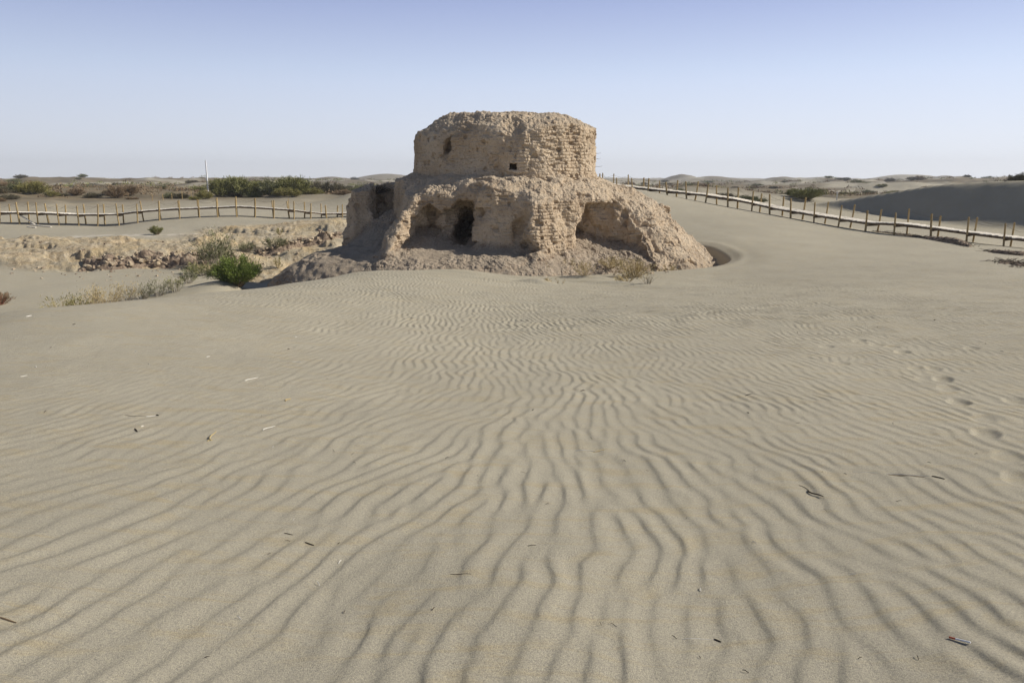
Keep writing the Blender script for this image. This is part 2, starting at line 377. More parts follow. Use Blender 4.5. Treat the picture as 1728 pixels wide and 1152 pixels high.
def clay_mask(x, y):
    w = fbm2(x*.18, y*.3, 4, 77)*3
    m = box_m(x, y, -60, -11.5, 46+w*.7, 57.5+w, .8)
    m = np.maximum(m, box_m(x, y, -24+w, -13, 57, 66+w, 1.2)*.9)
    return m
def salt_mask(x, y):
    w = fbm2(x*.3, y*.3, 3, 80)
    return box_m(x, y, -34, -22, 58.5+w*2, 61+w*2, .5)*.42*sst(-.35, .1, fbm2(x*1.1, y*.8, 4, 83))
def scrub_mask(x, y):
    r = np.hypot(x, y)
    a = sst(88, 118, r)*sst(-.12, .12, fbm2(x/30, y/45, 5, 90)+.16)*(1-sst(700, 1500, r)*.7)
    under = 0
    return np.clip(a*.85, 0, 1)
def gz(x, y): return float(ground_base(np.array([x]), np.array([y]))[0])
def on_ground(px, py, y0=None, lo=1.5, hi=130):
    """first point where the pixel's ray meets the ground (y0: start searching from there)"""
    u = (px-864)/F; v = (576-py)/F; Y = np.geomspace(y0 or lo, hi, 700); t = Y/(cp+v*sp)
    x = u*t; zr = EYE+(-sp+v*cp)*t; g = ground_base(x, Y); h = zr-g
    i = np.argmax(h < 0) if (h < 0).any() else len(Y)-1
    if i > 0 and h[i-1] > 0 > h[i]:
        w = h[i-1]/(h[i-1]-h[i]); Yy = Y[i-1]*(1-w)+Y[i]*w
    else: Yy = Y[i]
    p = P(px, py, Yy); return (p[0], p[1], gz(p[0], p[1]))
for px, py, s in FEET:
    q = on_ground(px, py); feet.append((q[0], q[1], s))

# ------------------------------------------------------------------ wind ripples (oriented band-pass noise, sharpened)
def ripple_field():
    n = 1536; L = 40.; d = L/n; x0 = -16.
    X = (x0+np.arange(n)*d)[:, None]; Y = (np.arange(n)*d)[None]
    fx = np.fft.fftfreq(n, d)[:, None]; fy = np.fft.rfftfreq(n, d)[None]
    k = np.hypot(fx, fy); kang = np.degrees(np.arctan2(fx, fy))   # direction of the wave vector, clockwise from +y
    az = X/(Y+1.0)
    def tb(xs_, ys_): return np.interp(az.ravel(), xs_, ys_).reshape(az.shape)
    pn = tb([-.8, -.45, -.2, 0, .3, .6, .9], [26, 21, 17, 14, 11, 3, 0]); pm = tb([-.8, -.5, -.3, -.1, .05, .25, .5, .9], [38, 31, 22, 8, -4, -8, -2, 0]); pf = tb([-.5, -.3, -.1, .1, .4, .9], [5, -6, -12, -10, 0, 2])
    w1 = sst(4.5, 10, Y); w2 = sst(11, 20, Y); phi = (pn*(1-w1)+pm*w1)*(1-w2)+pf*w2
    phi = phi+26*fbm2(X*.75+Y*0, Y*.55+X*0, 3, 5)
    ors = np.arange(-60, 91, 14.)
    Ws = [np.maximum(0, 1-np.abs(phi-o)/14.) for o in ors]
    u = rng.standard_normal((n, n))
    Fs = []; W0 = Ws; Ws = []; wf = sst(3.5, 10, Y)+0*X
    for k0, wl in ((1/.152, 1-wf), (1/.122, wf)):
        prof = np.exp(-((k-k0)/(.27*k0))**2/2)
        for o, w_ in zip(ors, W0):
            if w_.max() <= 0: continue
            dd = (kang-(o+90)+90) % 180-90; Fs.append((prof*np.exp(-(dd/16.)**2/2)).astype(np.float32)); Ws.append((w_*wl).astype(np.float32))
    G = np.exp(-(k*.35)**2*8)
    for it in range(3):
        U = np.fft.rfft2(u); v = 0
        for Wk, Fk in zip(Ws, Fs):
            if Wk.max() > 0: v = v+Wk*np.fft.irfft2(U*Fk, s=(n, n))
        rms = np.sqrt(np.maximum(np.fft.irfft2(np.fft.rfft2(v*v)*G, s=(n, n)), 1e-12))
        rms = np.maximum(rms, rms.mean()*.3)
        u = v/(rms*1.3)
        if it < 2: u = np.tanh(u*1.3)
    u = np.tanh(u*.62)*1.05
    n2_ = n*2; U = np.fft.rfft2(u); V = np.zeros((n2_, n2_//2+1), complex)
    h = n//2; V[:h, :h] = U[:h, :h]; V[-h:, :h] = U[-h:, :h]
    return np.fft.irfft2(V, s=(n2_, n2_))*4, x0, d/2, phi
RIP, RX0, RD, RPHI = ripple_field()
def samp(A, x, y, x0, d):
    n = A.shape[0]; gx = (x-x0)/d; gy = y/d
    ix = np.floor(gx).astype(int); iy = np.floor(gy).astype(int); fx = gx-ix; fy = gy-iy
    ix0 = ix % n; ix1 = (ix+1) % n; iy0 = iy % n; iy1 = (iy+1) % n
    return (A[ix0, iy0]*(1-fx)+A[ix1, iy0]*fx)*(1-fy)+(A[ix0, iy1]*(1-fx)+A[ix1, iy1]*fx)*fy
def ripples(x, y):
    ph = np.radians(samp(RPHI, x, np.clip(y, 0, 39.5), RX0, RD*2)); nx = np.cos(ph); ny = -np.sin(ph)
    wx = .05*n2(x*2.3, y*2.3, 18)+.014*n2(x*6, y*6, 19); wy = .05*n2(x*2.1, y*2.1, 20); xw, yw = x, y; x = x+wx; y = y+wy
    u = samp(RIP, x, y, RX0, RD)
    for _ in range(2): u = samp(RIP, x+nx*.015*u, y+ny*.015*u, RX0, RD)
    v = np.clip((u+1)/2, 0, 1.1); h = v**1.12; x, y = xw, yw
    az = x/(y+1)
    A = .0158*(1-.22*sst(4, 10, y))*(1+.25*fbm2(x*.5, y*.4, 3, 8))
    A = A*(.62+.38*sst(-.35, .2, n2(x*2.6, y*1.5, 17)+.5*n2(x*5, y*3.3, 22)))
    # lower ripples near the left crest and in the middle distance
    A = A*(1-.62*(1-sst(-.42, -.16, az))*sst(4.5, 9, y))
    A = A*(.66+.34*sst(-.3, .12, fbm2(x*1.1, y*.8, 3, 12)))
    A = A*(.93+.95*sst(8, 16, y))*(1-sst(27, 36, y)*.6)*(1-sst(-12, -15.5, x))*(1-sst(20, 23, x))
    fine = fbm2(x*9, y*7, 3, 15)*.0018+fbm2(x*1.7, y*1.2, 3, 16)*.012*sst(2, 5, y)
    return A*h+fine*(1-sst(30, 38, y)), A

def build_ground():
    az = np.concatenate([np.radians(np.arange(-180, -46, 2.)), np.arange(-.80, .8001, .00128), np.radians(np.arange(47, 180.1, 2.))])
    r = [.25, .6, 1.0, 1.4]
    while r[-1] < 2100:
        q = r[-1]; k = .0036 if 1.9 < q < 40 else (.006 if q < 170 else (.012 if q < 700 else .03))
        if q < 1.9: k = .03
        r.append(q*(1+k))
    r = np.array(r); nr, na = len(r), len(az)
    A, Rr = np.meshgrid(az, r); x = Rr*np.sin(A); y = Rr*np.cos(A)
    x = x.ravel(); y = y.ravel()
    z = np.zeros(len(x)); step = 200000
    for i in range(0, len(x), step): z[i:i+step] = ground_base(x[i:i+step], y[i:i+step])
    m = (np.hypot(x, y) < 42) & (y > .3) & (x > -16) & (x < 24)
    rp, _ = ripples(x[m], y[m])
    xx, yy = x[m], y[m]
    for fx_, fy_, s in feet:
        ca, sa = math.cos(.5), math.sin(.5)
        dx = (xx-fx_); dy = (yy-fy_); a_ = dx*ca-dy*sa; b_ = dx*sa+dy*ca
        q = (a_/.075)**2+(b_/.14)**2
        w = np.exp(-q*q*.35); rp = rp*(1-w*.7)-s*.030*w+s*.005*np.exp(-((np.sqrt(q)-1.5)/.3)**2)
    z[m] += rp
    co = np.stack([x, y, z], 1)
    i = np.arange(nr-1)[:, None]*na; j = np.arange(na-1)[None]
    f = np.stack([i+j, i+j+na, i+j+na+1, i+j+1], -1).reshape(-1, 4)[:, ::-1]
    o = np_mesh('sand_ground', co, f, SAND, smooth=True); tag(o, kind='structure')
    attr(o.data, 'clay', clay_mask(x, y)); attr(o.data, 'salt', salt_mask(x, y)); attr(o.data, 'scrub', scrub_mask(x, y))
    return o
build_ground(); print('ground', time.time()-T0)

# ------------------------------------------------------------------ the ruin
def seg_poly_sdf(x, y, poly):
    d = np.full(x.shape, 1e9); ins = np.zeros(x.shape, bool); n = len(poly)
    for i in range(n):
        ax, ay = poly[i]; bx, by = poly[(i+1) % n]; ex, ey = bx-ax, by-ay
        t = np.clip(((x-ax)*ex+(y-ay)*ey)/(ex*ex+ey*ey), 0, 1)
        d = np.minimum(d, (x-ax-t*ex)**2+(y-ay-t*ey)**2)
        c = ((ay > y) != (by > y)) & (x < (bx-ax)*(y-ay)/(by-ay+1e-12)+ax); ins ^= c
    return np.sqrt(d)*np.where(ins, -1, 1)
def smin(a, b, k):
    h = np.clip(.5+.5*(b-a)/k, 0, 1); return b*(1-h)+a*h-k*h*(1-h)
def smax(a, b, k): return -smin(-a, -b, k)
CX, CY = -.33, 42.
def build_ruin():
    v = .06
    xs = np.arange(-14.5, 12.6, v, dtype=np.float32); ys = np.arange(31.4, 50.4, v, dtype=np.float32); zs = np.arange(-5.2, 5.4, v, dtype=np.float32)
    X, Y = np.meshgrid(xs, ys, indexing='ij'); X = X.astype(np.float64); Y = Y.astype(np.float64)
    r = np.hypot(X-CX, Y-CY); az = np.degrees(np.arctan2(-(Y-CY), X-CX)) % 360
    # outer form: height by azimuth and radius
    tab = {0: [(5, 1.65), (7.8, .55), (9.4, -.85), (10.8, -2.3), (13, -4.5)],
           15: [(5, 1.65), (7.3, .5), (9.0, -1.05), (10.4, -2.4), (13, -4.9)],
           30: [(5, 1.6), (6.6, .35), (8.6, -1.9), (9.6, -2.7), (13, -5)],
           45: [(5, 1.6), (6.3, .5), (8.3, -1.9), (9.6, -2.9), (13, -5)],
           60: [(5, 1.6), (6.5, .5), (8, -1), (13, -5)],
           78: [(5, 1.65), (6.6, .75), (7.3, .5), (9, -1), (13, -5)],
           90: [(5, 1.7), (6.7, .85), (8, 0), (13, -4)],
           108: [(5, 1.7), (6.2, .98), (7.5, .5), (13, -3)],
           126: [(5, 1.75), (6.9, .65), (7.8, -.2), (9.2, -1.8), (13, -5)],
           134: [(5, 1.75), (6.8, .6), (7.9, -.5), (9.3, -2.1), (13, -5)],
           142: [(5, 1.75), (6.5, .85), (7.8, -.6), (9.4, -2.2), (13, -5)],
           152: [(5, 1.75), (6.3, 1.15), (7.5, -.4), (9, -1.9), (13, -4)],
           166: [(5, 1.8), (6.3, 1.3), (7.4, .9), (8.8, .9), (13, .6)],
           180: [(5, 1.8), (6.3, 1.4), (8, 1.05), (8.8, .95), (13, .8)],
           215: [(5, 1.8), (6.3, 1.3), (8.5, .9), (9.5, -.5), (13, -3)],
           270: [(5, 1.7), (6.5, .9), (9, -1), (13, -3)], 330: [(5, 1.7), (6.5, .9), (9, -1), (13, -4)]}
    keys = sorted(tab); rad = np.linspace(0, 16, 161); prof = np.array([np.interp(rad, [0]+[a for a, b in tab[k]], [tab[k][0][1]]+[b for a, b in tab[k]]) for k in keys+[0]])
    kk = np.array(keys+[360.])
    ia = np.clip(np.searchsorted(kk, az, side='right')-1, 0, len(kk)-2); fa = (az-kk[ia])/(kk[ia+1]-kk[ia]); fa = fa*fa*(3-2*fa)
    fr = np.clip(r/.1, 0, 159.9); ir = fr.astype(int); fr = fr-ir
    top = (prof[ia, ir]*(1-fr)+prof[ia, ir+1]*fr)*(1-fa)+(prof[ia+1, ir]*(1-fr)+prof[ia+1, ir+1]*fr)*fa
    poly = [(-9.0, 46.5), (-8.75, 41.0), (-8.1, 40.5), (-7.25, 40.6), (-6.95, 42.3), (-6.55, 42.4), (-6.2, 40.5), (-5.6, 38.6), (-5.3, 37.2), (-5.7, 36.0), (-6.2, 34.9), (-5.6, 34.7), (-5.0, 35.7), (-4.5, 36.25), (-3.8, 36.35), (-3.0, 36.2), (-2.2, 36.2), (-1.6, 35.8), (-.4, 35.55), (.3, 35.4), (.8, 34.75), (1.1, 34.75), (2.1, 35.5), (2.75, 36.3), (3.3, 37.2), (4.4, 37.6), (5.6, 37.7), (6.4, 37.3), (7.0, 36.7), (8.0, 36.6), (11.5, 38.5), (13, 42), (12, 46), (8, 49), (0, 50), (-6, 49)]
    pd = seg_poly_sdf(X, Y, poly)+.30*fbm2(X*1.2, Y*1.2, 4, 101)
    alA = seg_poly_sdf(X, Y, [(-4.9, 34.0), (-4.75, 36.0), (-4.35, 37.4), (-3.95, 37.9), (-3.5, 37.45), (-3.0, 37.6), (-2.5, 38.3), (-1.9, 38.2), (-1.62, 37.2), (-1.58, 35.9), (-1.3, 34.0)])+.07*fbm2(X*2, Y*2, 3, 102)
    alB = seg_poly_sdf(X, Y, [(3.1, 33.5), (3.2, 39.3), (4.4, 39.2), (5.7, 38.8), (6.15, 38.2), (6.75, 36.9), (6.9, 33.5)])+.07*fbm2(X*2, Y*2, 3, 103)
    ceA = np.interp(X, [-5, -4.3, -3.8, -3.3, -2.4, -1.6], [-.2, .30, .55, .22, .70, .62])+.22*fbm2(X*2.5, Y*2.5, 3, 104)
    ceB = np.interp(X, [2.8, 3.15, 3.5, 4.2, 5.4, 6.2, 7], [-.9, -.1, .42, .58, .50, .0, -1.2])+.16*fbm2(X*2.5, Y*2.5, 3, 105)
    # talus
    TP = [(600, 408, 39), (645, 390, 38.2), (650, 358, 41), (665, 426, 35.0), (620, 420, 36.6), (560, 424, 39), (505, 446, 38), (474, 464, 37), (455, 480, 36), (500, 466, 35.2), (560, 462, 34.4), (640, 452, 33.8), (720, 434, 34.7), (760, 408, 36.6), (790, 403, 37.2), (722, 405, 36.5), (760, 425, 35.2),
          (830, 426, 35.1), (760, 452, 33.4), (850, 450, 33.5), (880, 438, 34.3), (930, 442, 34.8), (975, 434, 36), (1000, 430, 37.2), (1060, 422, 38.0), (1085, 434, 37.2), (1030, 452, 35.7), (1100, 460, 36.4), (1165, 448, 39), (940, 456, 34), (700, 455, 33.3), (600, 468, 33.7), (1000, 462, 35)]
    tp = [P(*a) for a in TP]+[(-12.6, 38.5, -5.6), (-11.6, 34.8, -5.4), (-9.5, 33.0, -4.2), (-5, 31.5, -4.0), (0, 31.5, -3.8), (5, 32.8, -3.6), (8.6, 36, -3.6), (11.6, 39, -3.6), (12.6, 43, -3.6), (9, 48.5, -3.6), (0, 50.2, -3.4), (-9, 49.5, -5), (-12, 45, -5.4), (-9.9, 43.5, -3.9), (-9.6, 41.0, -2.9), (-3, 42, -.5), (3, 42, -.5), (0, 46, -.5), (4.5, 40, -1.2), (9.8, 42, -2.6)]
    tp = np.array(tp); TR = RBF(tp[:, :2], tp[:, 2], .35); tal = TR(X, Y)+.10*fbm2(X*1.3, Y*1.3, 4, 111)
    gy_, gx_ = np.gradient(tal, v)[::-1]; tsl = 1/np.sqrt(1+gx_**2+gy_**2)
    gy_, gx_ = np.gradient(top, v)[::-1]; bsl = 1/np.sqrt(1+np.minimum(gx_**2+gy_**2, 9))
    topn = top+.16*fbm2(X*.9, Y*.9, 4, 121)
    # drum
    az_r = np.radians(az)
    Rd = 4.72+.10*n2(az_r*2.2, az_r*0, 130)+.05*n2(az_r*7, az_r*0, 131)+.12*np.exp(-((az-180)/25)**2)-.34*sst(78, 103, az)*(1-sst(105, 142, az))
    drop = np.interp(az, [0, 50, 68, 78, 84, 92, 130, 150, 170, 360], [.75, .6, .75, .95, 1.5, 1.35, 1.15, 1.0, 1.0, .7])
    cap = 4.92-drop*sst(2.9, 5.0, r)-.10*sst(0, 2.5, r)+.10*fbm2(X*.8, Y*.8, 4, 141)
    cap = np.minimum(cap, 3.98+(X+5.2)*.72)
    cap = cap-.12*np.exp(-((X-.85-(Y-37.5)*.2)/.35)**2)*sst(1.5, 3.5, r)
    nz = len(zs); f = np.empty((len(xs), len(ys), nz), np.float32)
    cavec = P(788, 380, 38.3); cav2 = P(783, 392, 38.0); hole = P(866, 281, 37.2); g1 = P(754, 252, 38.2); g1b = P(742, 272, 38.1); g2 = P(877, 380, 35.2); g3 = P(884, 415, 35.0); bh = P(640, 335, 41.5); ob1 = P(1112, 366, 44.5)
    def ell(Xa, Ya, z, c, rx, ry, rz, shear=0):
        q = np.sqrt(((Xa-c[0]-shear*(z-c[2]))/rx)**2+((Ya-c[1])/ry)**2+((z-c[2])/rz)**2); return (q-1+.30*nz_)*min(rx, rz)
    for k, z in enumerate(zs):
        z = float(z)
        nz_ = n3(X*1.9, Y*1.9, np.full(1, z*1.9), 14)+.5*n3(X*4.1, Y*4.1, np.full(1, z*4.1), 15)
        fl = .32*min(1.2, max(0., (2.3-z)/1.2))**1.6 if z < 2.3 else 0
        Rz = Rd+fl*np.interp(az, [0, 60, 90, 180, 360], [.9, 1, .35, .3, .9])+.06*n3(X*1.3, Y*1.3, np.full(1, z*1.3), 3)
        # overhanging shaded front: slightly hollow to the left of the middle
        drum = smax(smax(r-Rz, (z-cap)*.8, .35 if z > 3 else .1), np.full_like(r, .9-z), .1)
        body = smax((z-topn)*bsl, pd-.18*(-.5-z)-(.10*n3(X*.9, Y*.9, np.full(1, z*.9), 7)), .22)
        t_ = (z-tal)*tsl
        q = smin(drum, body, .15)
        q = smax(q, -smax(alA+.05*max(0, -z)*(X > -2.2)-.16*max(0, .3-z)*(X < -3.4)+.28*nz_, z-ceA, .25), .08)
        q = smax(q, -smax(alB-np.where(X < 4.2, .16*(-z-.0), 0)*1.+.18*nz_, z-ceB, .3), .08)
        q = q+(.11 if z < 1.6 else .02)*n3(X*2.1, Y*2.1, np.full(1, z*1.7), 11)
        q = smin(q, t_, .22)
        q = smin(q, ell(X, Y, z, ob1, .75, 1.0, .62, -.5), .25)
        q = np.maximum(q, -ell(X, Y, z, cavec, .45, 3.2, 1.0, .10)); q = np.maximum(q, -ell(X, Y, z, cav2, .66, 3.2, .62, .15))
        q = np.maximum(q, -np.maximum(np.maximum(np.abs(X-hole[0]-.05*(z-hole[2]))-.19, np.abs(z-hole[2])-.2), np.abs(Y-hole[1])-1.3))
        q = np.maximum(q, -ell(X, Y, z, g1, .20, .9, .72, .30)); q = np.maximum(q, -ell(X, Y, z, g1b, .50, .55, .45, .3))
        q = smax(q, -ell(X, Y, z, g2, .36, .8, .75, .25), .2); q = smax(q, -ell(X, Y, z, g3, .55, .7, .45, -.3), .2)
        q = smax(q, -ell(X, Y, z, bh, .28, 1.6, 1.2), .1)
        q = q+.04*n3(X*2.1, Y*2.1, np.full(1, z*1.7), 16)+.04*n3(X*4.5, Y*4.5, np.full(1, z*4.5), 12)
        f[:, :, k] = q
    f = np.clip(f, -.2, .2)
    f[0] = .2; f[-1] = .2; f[:, 0] = .2; f[:, -1] = .2; f[:, :, 0] = .2
    g = openvdb.FloatGrid(.2); g.copyFromArray(f)
    pts, tris, quads = g.convertToPolygons(0.0, 0.0)
    pts = pts*v+np.array([xs[0], ys[0], zs[0]])
    print('vdb', len(pts), len(tris), len(quads), time.time()-T0)
    me = bpy.data.meshes.new('tmp'); me.from_pydata(pts.tolist(), [], quads.tolist()+[t.tolist() for t in tris]); me.update()
    o = bpy.data.objects.new('tmp', me); C.objects.link(o); md = o.modifiers.new('s', 'SUBSURF'); md.levels = 1; md.render_levels = 1
    dg = bpy.context.evaluated_depsgraph_get(); m2 = bpy.data.meshes.new_from_object(o.evaluated_get(dg)); bpy.data.objects.remove(o)
    n = len(m2.vertices); co = np.empty(n*3, np.float32); m2.vertices.foreach_get('co', co); co = co.reshape(-1, 3).astype(float)
    no = np.empty(n*3, np.float32); m2.vertex_normals.foreach_get('vector', no); no = no.reshape(-1, 3).astype(float)
    fc = np.empty(len(m2.loops), np.int32); m2.loops.foreach_get('vertex_index', fc); fc = fc.reshape(-1, 4)
    rr = co-np.array([CX, CY, 1.0]); sgn = 1 if (no*rr).sum() > 0 else -1
    if sgn < 0: no = -no; fc = fc[:, ::-1]
    x, y, z = co.T; th = np.arctan2(-(y-CY), x-CX); rad = np.hypot(x-CX, y-CY)
    # brick courses
    zz = z+.08*n3(x*.5, y*.5, z*.9, 20)+.03*n3(x*2, y*2, z*2, 21); ch = .145; row = np.floor(zz/ch); fz = zz/ch-row
    al = th*np.where(z > 1.6, 4.9, 6.0)/.40+np.mod(row*.5+row*row*.173, 1); colm = np.floor(al); fx = al-colm
    hsh = _T2[(row.astype(int)*13+5) & 255, (colm.astype(int)*7+row.astype(int)*31) & 255]
    joint = np.maximum(1-np.minimum(fz, 1-fz)*ch/.028, 1-np.minimum(fx, 1-fx)*.40/.03); joint = np.clip(joint, 0, 1)
    wall = 1-sst(.35, .7, np.abs(no[:, 2])); ero = sst(-.25, .35, n3(x*.8, y*.8, z*1.1, 22)+.25*n3(x*3, y*3, z*3, 23))
    right = sst(-.6, .3, no[:, 0]*1.2)
    bk = -(.055*joint+.045*hsh+.12*(hsh > .90)*(1-joint)) * wall*(.38+.62*ero)*(.55+.4*right)
    holes = sst(.50, .62, n3(x*3.3, y*3.3, z*3.3, 24))*.11*wall
    rock = .035*n3(x*3.1, y*3.1, z*3.6, 25)+.028*n3(x*7, y*7, z*8, 26)+.018*n3(x*15, y*15, z*17, 27)
    lump = .05*np.abs(n3(x*5, y*5, z*5, 28))*(1-wall)+.035*np.abs(n3(x*11, y*11, z*11, 29))*(1-wall)
    gul = np.maximum(0, 1-np.abs(n3(th*9+.25*n3(x, y, z, 41), rad*.25, z*.0+3.3, 40))*3.2)*sst(4.6, 6.2, x)*sst(5.4, 6.4, rad)*(z < 1.3)
    gul2 = np.maximum(0, 1-np.abs(n3(th*5.5+.3*n3(x*.8, y*.8, z*.8, 43), z*.25, z*0+1.7, 42))*6)*wall*(z > 1.9)
    rock = rock-.22*gul-.035*gul2+(.10*np.abs(n3(th*16, rad*.9, z*.7, 44))*sst(4.6, 6.2, x)*(z < 1.2))
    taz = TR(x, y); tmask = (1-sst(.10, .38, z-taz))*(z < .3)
    dusty = (1-wall)*(1-sst(-1.2, -.7, z))*(x < 2.2); patch = sst(.05, .35, n3(x*.9, y*.9, z*.4, 33)+.9*(1-sst(33.8, 35.2, y))-.25)
    kd = 1-dusty*.85*(1-patch); rock = rock*kd; lump = lump*kd; lump = lump*(1-.45*dusty)
    co = co+no*(bk-holes+rock+lump)[:, None]
    root = empty('stupa_ruin', (CX, CY, -2.7), 'eroded mud-brick stupa ruin with round drum on broken terraced base, standing in sand', 'ruin')
    cz = co[fc].mean(1); ang = np.hypot(cz[:, 0]-CX, cz[:, 1]-CY)
    isdrum = (cz[:, 2] > 1.78+.05*np.sin(cz[:, 0]*2)) & (ang < 5.6)
    isblock = (cz[:, 0] < -6.75) & (cz[:, 1] > 40.2) & (cz[:, 2] > -1.3) & ~isdrum
    for nm, sel, lb in (('drum', isdrum, None), ('outer_stub', isblock, 'detached block of mud brick left of the drum'), ('base', ~isdrum & ~isblock, None)):
        q = fc[sel]; u, inv = np.unique(q, return_inverse=True)
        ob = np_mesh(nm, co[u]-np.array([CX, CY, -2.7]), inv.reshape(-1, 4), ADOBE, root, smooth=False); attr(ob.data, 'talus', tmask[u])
        if lb: ob['label'] = lb
    bpy.data.meshes.remove(m2)
    # twigs sticking out of the brickwork on the right side of the drum
    for (px, py, dx) in ((1011, 259, .14), (1014, 268, .03), (1018, 281, .0)):
        a = Vector(P(px-16, py, 42))-Vector((CX, CY, -2.7)); mb = MB(); mb.tube([a, a+Vector((dx*.6+.33, -.05, -.01)), a+Vector((dx+.46, -.02, .02))], [.009, .007, .004], 4); mb.build('reinforcing_twig', DARKTWIG, root)
    return root
build_ruin(); print('ruin', time.time()-T0)

# ------------------------------------------------------------------ shrubs
def shrub_meshes(seed, h, w, nst, nleaf, leaf, droop=.3, spread=1.0, stem_r=.012, leafy_from=.25):
    """returns (stems MB arrays, leaf arrays) of one shrub of height h and width w"""
    rg = np.random.default_rng(seed); mb = MB(); tips = []
    for i in range(nst):
        a = rg.uniform(0, 2*math.pi); e = rg.uniform(.15, 1)**.7*spread; b = rg.uniform(0, .12)*w
        L = h*rg.uniform(.55, 1.02); hw = w/2*e; base = np.array([math.cos(a)*b, math.sin(a)*b, -.05]); pts = []
        bend = rg.normal(0, .08*h, 2)
        for t in (0, .3, .6, .85, 1.0):
            rr = hw*(t**(.9)); zz = L*(1-.35*e*e)*(t**(1-.0) - droop*e*t*t*.5)
            pts.append(base+np.array([math.cos(a)*rr+bend[0]*t*t, math.sin(a)*rr+bend[1]*t*t, zz]))
        mb.tube(pts, [stem_r*1.6, stem_r*1.2, stem_r*.9, stem_r*.6, stem_r*.3], 3); tips.append(np.array(pts))
    tips = np.array(tips)
    i = rg.integers(0, nst, nleaf); t = leafy_from+(1-leafy_from)*rg.random(nleaf)**.8; s = t*4; k = np.minimum(s.astype(int), 3); fr = (s-k)[:, None]
    p = tips[i, k]*(1-fr)+tips[i, k+1]*fr
    p = p+rg.normal(0, 1, (nleaf, 3))*np.array([.05, .05, .045])*h*.9*(.4+t[:, None])
    p[:, 2] = np.maximum(p[:, 2], .02)
    d = p-tips[i, 0]; d = d/(np.linalg.norm(d, axis=1, keepdims=True)+1e-6)+rg.normal(0, .45, (nleaf, 3)); d /= np.linalg.norm(d, axis=1, keepdims=True)
    sd_ = np.cross(d, rg.normal(0, 1, (nleaf, 3))); sd_ /= np.linalg.norm(sd_, axis=1, keepdims=True)
    L = leaf*rg.uniform(.5, 1.4, (nleaf, 1)); Wd = L*.13
    v = np.stack([p-sd_*Wd, p+sd_*Wd, p+d*L+sd_*Wd*.3, p+d*L-sd_*Wd*.3], 1).reshape(-1, 3)
    f = np.arange(nleaf*4).reshape(-1, 4)
    return mb, v, f
def shrub(name, loc, seed, h, w, nst, nleaf, leaf, stemm, leafm, label, cat='shrub', group=None, part='foliage', **kw):
    root = empty(name, loc, label, cat, group); mb, v, f = shrub_meshes(seed, h, w, nst, nleaf, leaf, **kw)
    mb.build('stems', stemm, root)
    if nleaf: np_mesh(part, v, f, leafm, root)
    return root
def at(px, py, Y):      # base of a thing: pixel column px, forward distance Y, height from the terrain
    x = P(px, py, Y)[0]; return (x, Y, gz(x, Y)-.03)
def near(px, py, y0=27): return on_ground(px, py, y0)
# mid-distance shrubs
p = near(401, 482); shrub('green_bush', p, 11, 1.6, 1.95, 90, 13000, .10, STEM, L_GREEN, 'dense bright green bush in the pit left of the ruin')
p = near(366, 462); shrub('tall_shrub', p, 12, 3.1, 1.7, 70, 2600, .13, GREYSTEM, L_GREY, 'tall wispy grey-green shrub behind the bright green bush', leafy_from=.45)
p = near(345, 464); shrub('low_shrub', p, 13, .9, 2.0, 50, 2400, .09, GREYSTEM, L_OLIVE, 'low straggly olive shrub left of the bright green bush')
p = near(318, 478); shrub('low_shrub', p, 14, .9, .9, 20, 700, .09, GREYSTEM, L_GREY, 'thin upright grey-green shrub at the right end of the dry grass')
p = near(265, 396, 45); shrub('low_shrub', p, 15, .8, .9, 40, 2200, .09, STEM, L_OLIVE, 'small round green shrub on the pale flat in front of the left walkway')
p = near(463, 420, 45); shrub('low_shrub', p, 16, 1.0, 1.7, 40, 2200, .09, GREYSTEM, L_GREY, 'small grey-green shrub beside the right-hand rubble wall')
p = near(418, 424, 45); shrub('low_shrub', p, 17, .8, 1.0, 30, 1300, .08, GREYSTEM, L_GREY, 'small grey-green shrub between the two rubble walls')
p = near(470, 452, 37); shrub('dry_tuft', p, 18, .8, .6, 20, 300, .08, DRYSTEM, L_YEL, 'thin yellowish tuft on rippled sand left of the ruin', 'grass tuft')
p = near(472, 396, 45); shrub('dry_tuft', p, 19, .7, .5, 16, 300, .08, DRYSTEM, L_YEL, 'thin yellow-green tuft above the right-hand rubble wall', 'grass tuft')
p = near(0, 514, 26); shrub('red_shrub', p, 20, .7, .9, 50, 900, .09, simple('red_stem', [(.22, .08, .05), (.35, .17, .11)], 8), L_BROWN, 'low reddish-brown shrub at the far left behind the dune crest')
grp = 'dry grass along the left dune crest'
for i, (px, h, w, lm, lb) in enumerate(((100, .9, 1.3, L_YEL, 'leftmost clump of the dry grass behind the left dune crest, greenish'), (128, .8, 1.0, L_OLIVE, 'greenish clump, second from the left in the dry grass behind the dune crest'),
      (152, 1.1, 1.3, L_DRY, 'straw-coloured clump, third from the left in the dry grass behind the dune crest'), (182, 1.2, 1.5, L_DRY, 'tall straw-coloured clump, fourth from the left in the dry grass behind the dune crest'),
      (212, 1.0, 1.4, L_DRY, 'fifth clump from the left in the dry grass behind the dune crest'), (240, .8, 1.3, L_GREY, 'greyish clump, sixth from the left in the dry grass behind the dune crest'),
      (270, .85, 1.2, L_GREY, 'seventh clump from the left in the dry grass behind the dune crest'), (296, .9, 1.1, L_OLIVE, 'rightmost olive clump of the dry grass behind the dune crest'))):
    p = at(px, 495, 31.5+i*.55); shrub('dry_grass', p, 30+i, h*1.1, w, 44, 430, .085, GREYSTEM if i > 3 else DRYSTEM, lm, lb, 'grass clump', grp, stem_r=.007)
